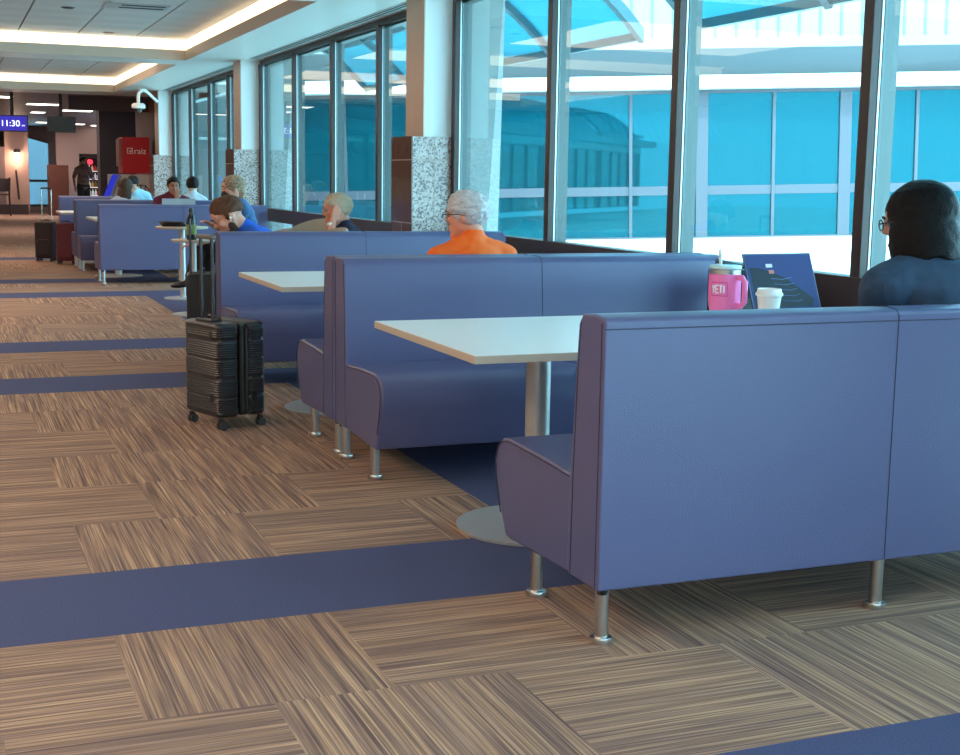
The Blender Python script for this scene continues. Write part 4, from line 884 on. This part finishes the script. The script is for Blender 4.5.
# 6 maroon shirt
p, c, R, inv, Lw, SS = person('person with short dark hair in a maroon shirt facing the viewer behind a laptop', (2.86, 18.42, .50), 180, (2.88, 18.30, 1.135), 178, -12, shirt=mat('maroon_shirt', (104, 22, 44), .8), pants=DARKP, skin=(178, 120, 96), sleeve=.8, vox=.012, sw=.19,
    arms={-1: ((-.20, .24, .28), (-.04, .20, .47)), 1: ((.26, .24, .24), (.16, .46, .24))}, handspec={-1: ((.2, .0, 1.0), (0, 1, 0), 30)})
bm = hair_cap(c, R, 1.0, .015, .45, .008, .01, 21, .004); add_hair(p, bm, strands('black_hair_far', (34, 26, 26), .6), .012)
# 7 black hair, white shirt
p, c, R, inv, Lw, SS = person('person with short black hair in a pale shirt, right of the maroon shirt', (3.32, 19.36, .50), 0, (3.33, 19.42, 1.13), 12, -10, shirt=mat('pale_shirt', (204, 210, 214), .8, var=(30, .2)), pants=DARKP, skin=(206, 160, 134), sleeve=.8, vox=.013, sw=.15)
bm = hair_cap(c, R, 1.0, -.045, .6, .016, .012, 31, .006); add_hair(p, bm, strands('black_hair_far', (34, 26, 26), .6), .014)
# 8 long brown hair
p, c, R, inv, Lw, SS = person('person with long brown hair seen from behind, left of the maroon shirt', (2.38, 19.36, .48), 0, (2.40, 19.46, 1.09), 25, -10, shirt=mat('light_top', (190, 200, 208), .8), pants=DARKP, skin=(206, 160, 134), sleeve=.8, vox=.013, sw=.16)
BH = strands('long_brown_hair', (92, 68, 56), .6, (40, 5, 40)); bm = hair_cap(c, R, 1.0, -.06, .6, .02, .01, 41, .008); add_hair(p, bm, BH, .02)
bm = BM(); ell(bm, c+R @ Vector((0, -.05, -.10)), (.105, .075, .15), R); ell(bm, c+R @ Vector((0, -.055, -.20)), (.115, .06, .12), R); remesh(obj('hair_ends', bm, BH, p, smooth=True), .012, 3)
# 9 black hair and light blue shirt, facing
p, c, R, inv, Lw, SS = person('person with black hair in a light blue shirt bending forward beside the long brown hair', (2.76, 21.18, .48), 180, (2.68, 20.88, 1.13), 205, -30, shirt=mat('light_blue_shirt', (156, 206, 226), .8, var=(40, .15)), pants=DARKP, skin=(200, 150, 124), sleeve=.8, vox=.013, sw=.18)
bm = hair_cap(c, R, 1.0, .01, .45, .014, .02, 51, .006); add_hair(p, bm, strands('black_hair_far', (34, 26, 26), .6), .014)
# 10 standing man
p, c, R, inv, Lw, SS = person('person standing in a brown polo beside the drinks cooler, looking to the right', (3.56, 38.0, .93), 150, (3.58, 37.95, 1.60), 100, 8, shirt=mat('brown_polo', (96, 72, 64), .8), pants=mat('black_trousers', (22, 22, 26), .8), skin=(132, 88, 72), sleeve=.85, vox=.014, sw=.2, belly=.04,
    arms={-1: ((-.27, .04, .20), (-.17, .24, .20)), 1: ((.29, -.02, .22), (.30, .05, -.02))}, legs={q: ((q*.11, .02, -.45), (q*.12, .0, -.86)) for q in (-1, 1)})
bm = hair_cap(c, R, 1.0, .02, .5, .006, .0, 61, .003); add_hair(p, bm, strands('black_hair_far', (34, 26, 26), .6), .01)
bm = BM(); ell(bm, c+R @ Vector((0, .04, -.082)), (.052, .056, .038), R); obj('beard', bm, mat('beard_black', (24, 18, 18), .9), p, smooth=True)
bm = BM(); tube(bm, [c+R @ Vector(v) for v in ((-.06, .03, -.13), (-.02, .10, -.20), (0, .14, -.34))], .012, 6); obj('lanyard', bm, mat('lanyard_grey', (120, 110, 108), .7), p)
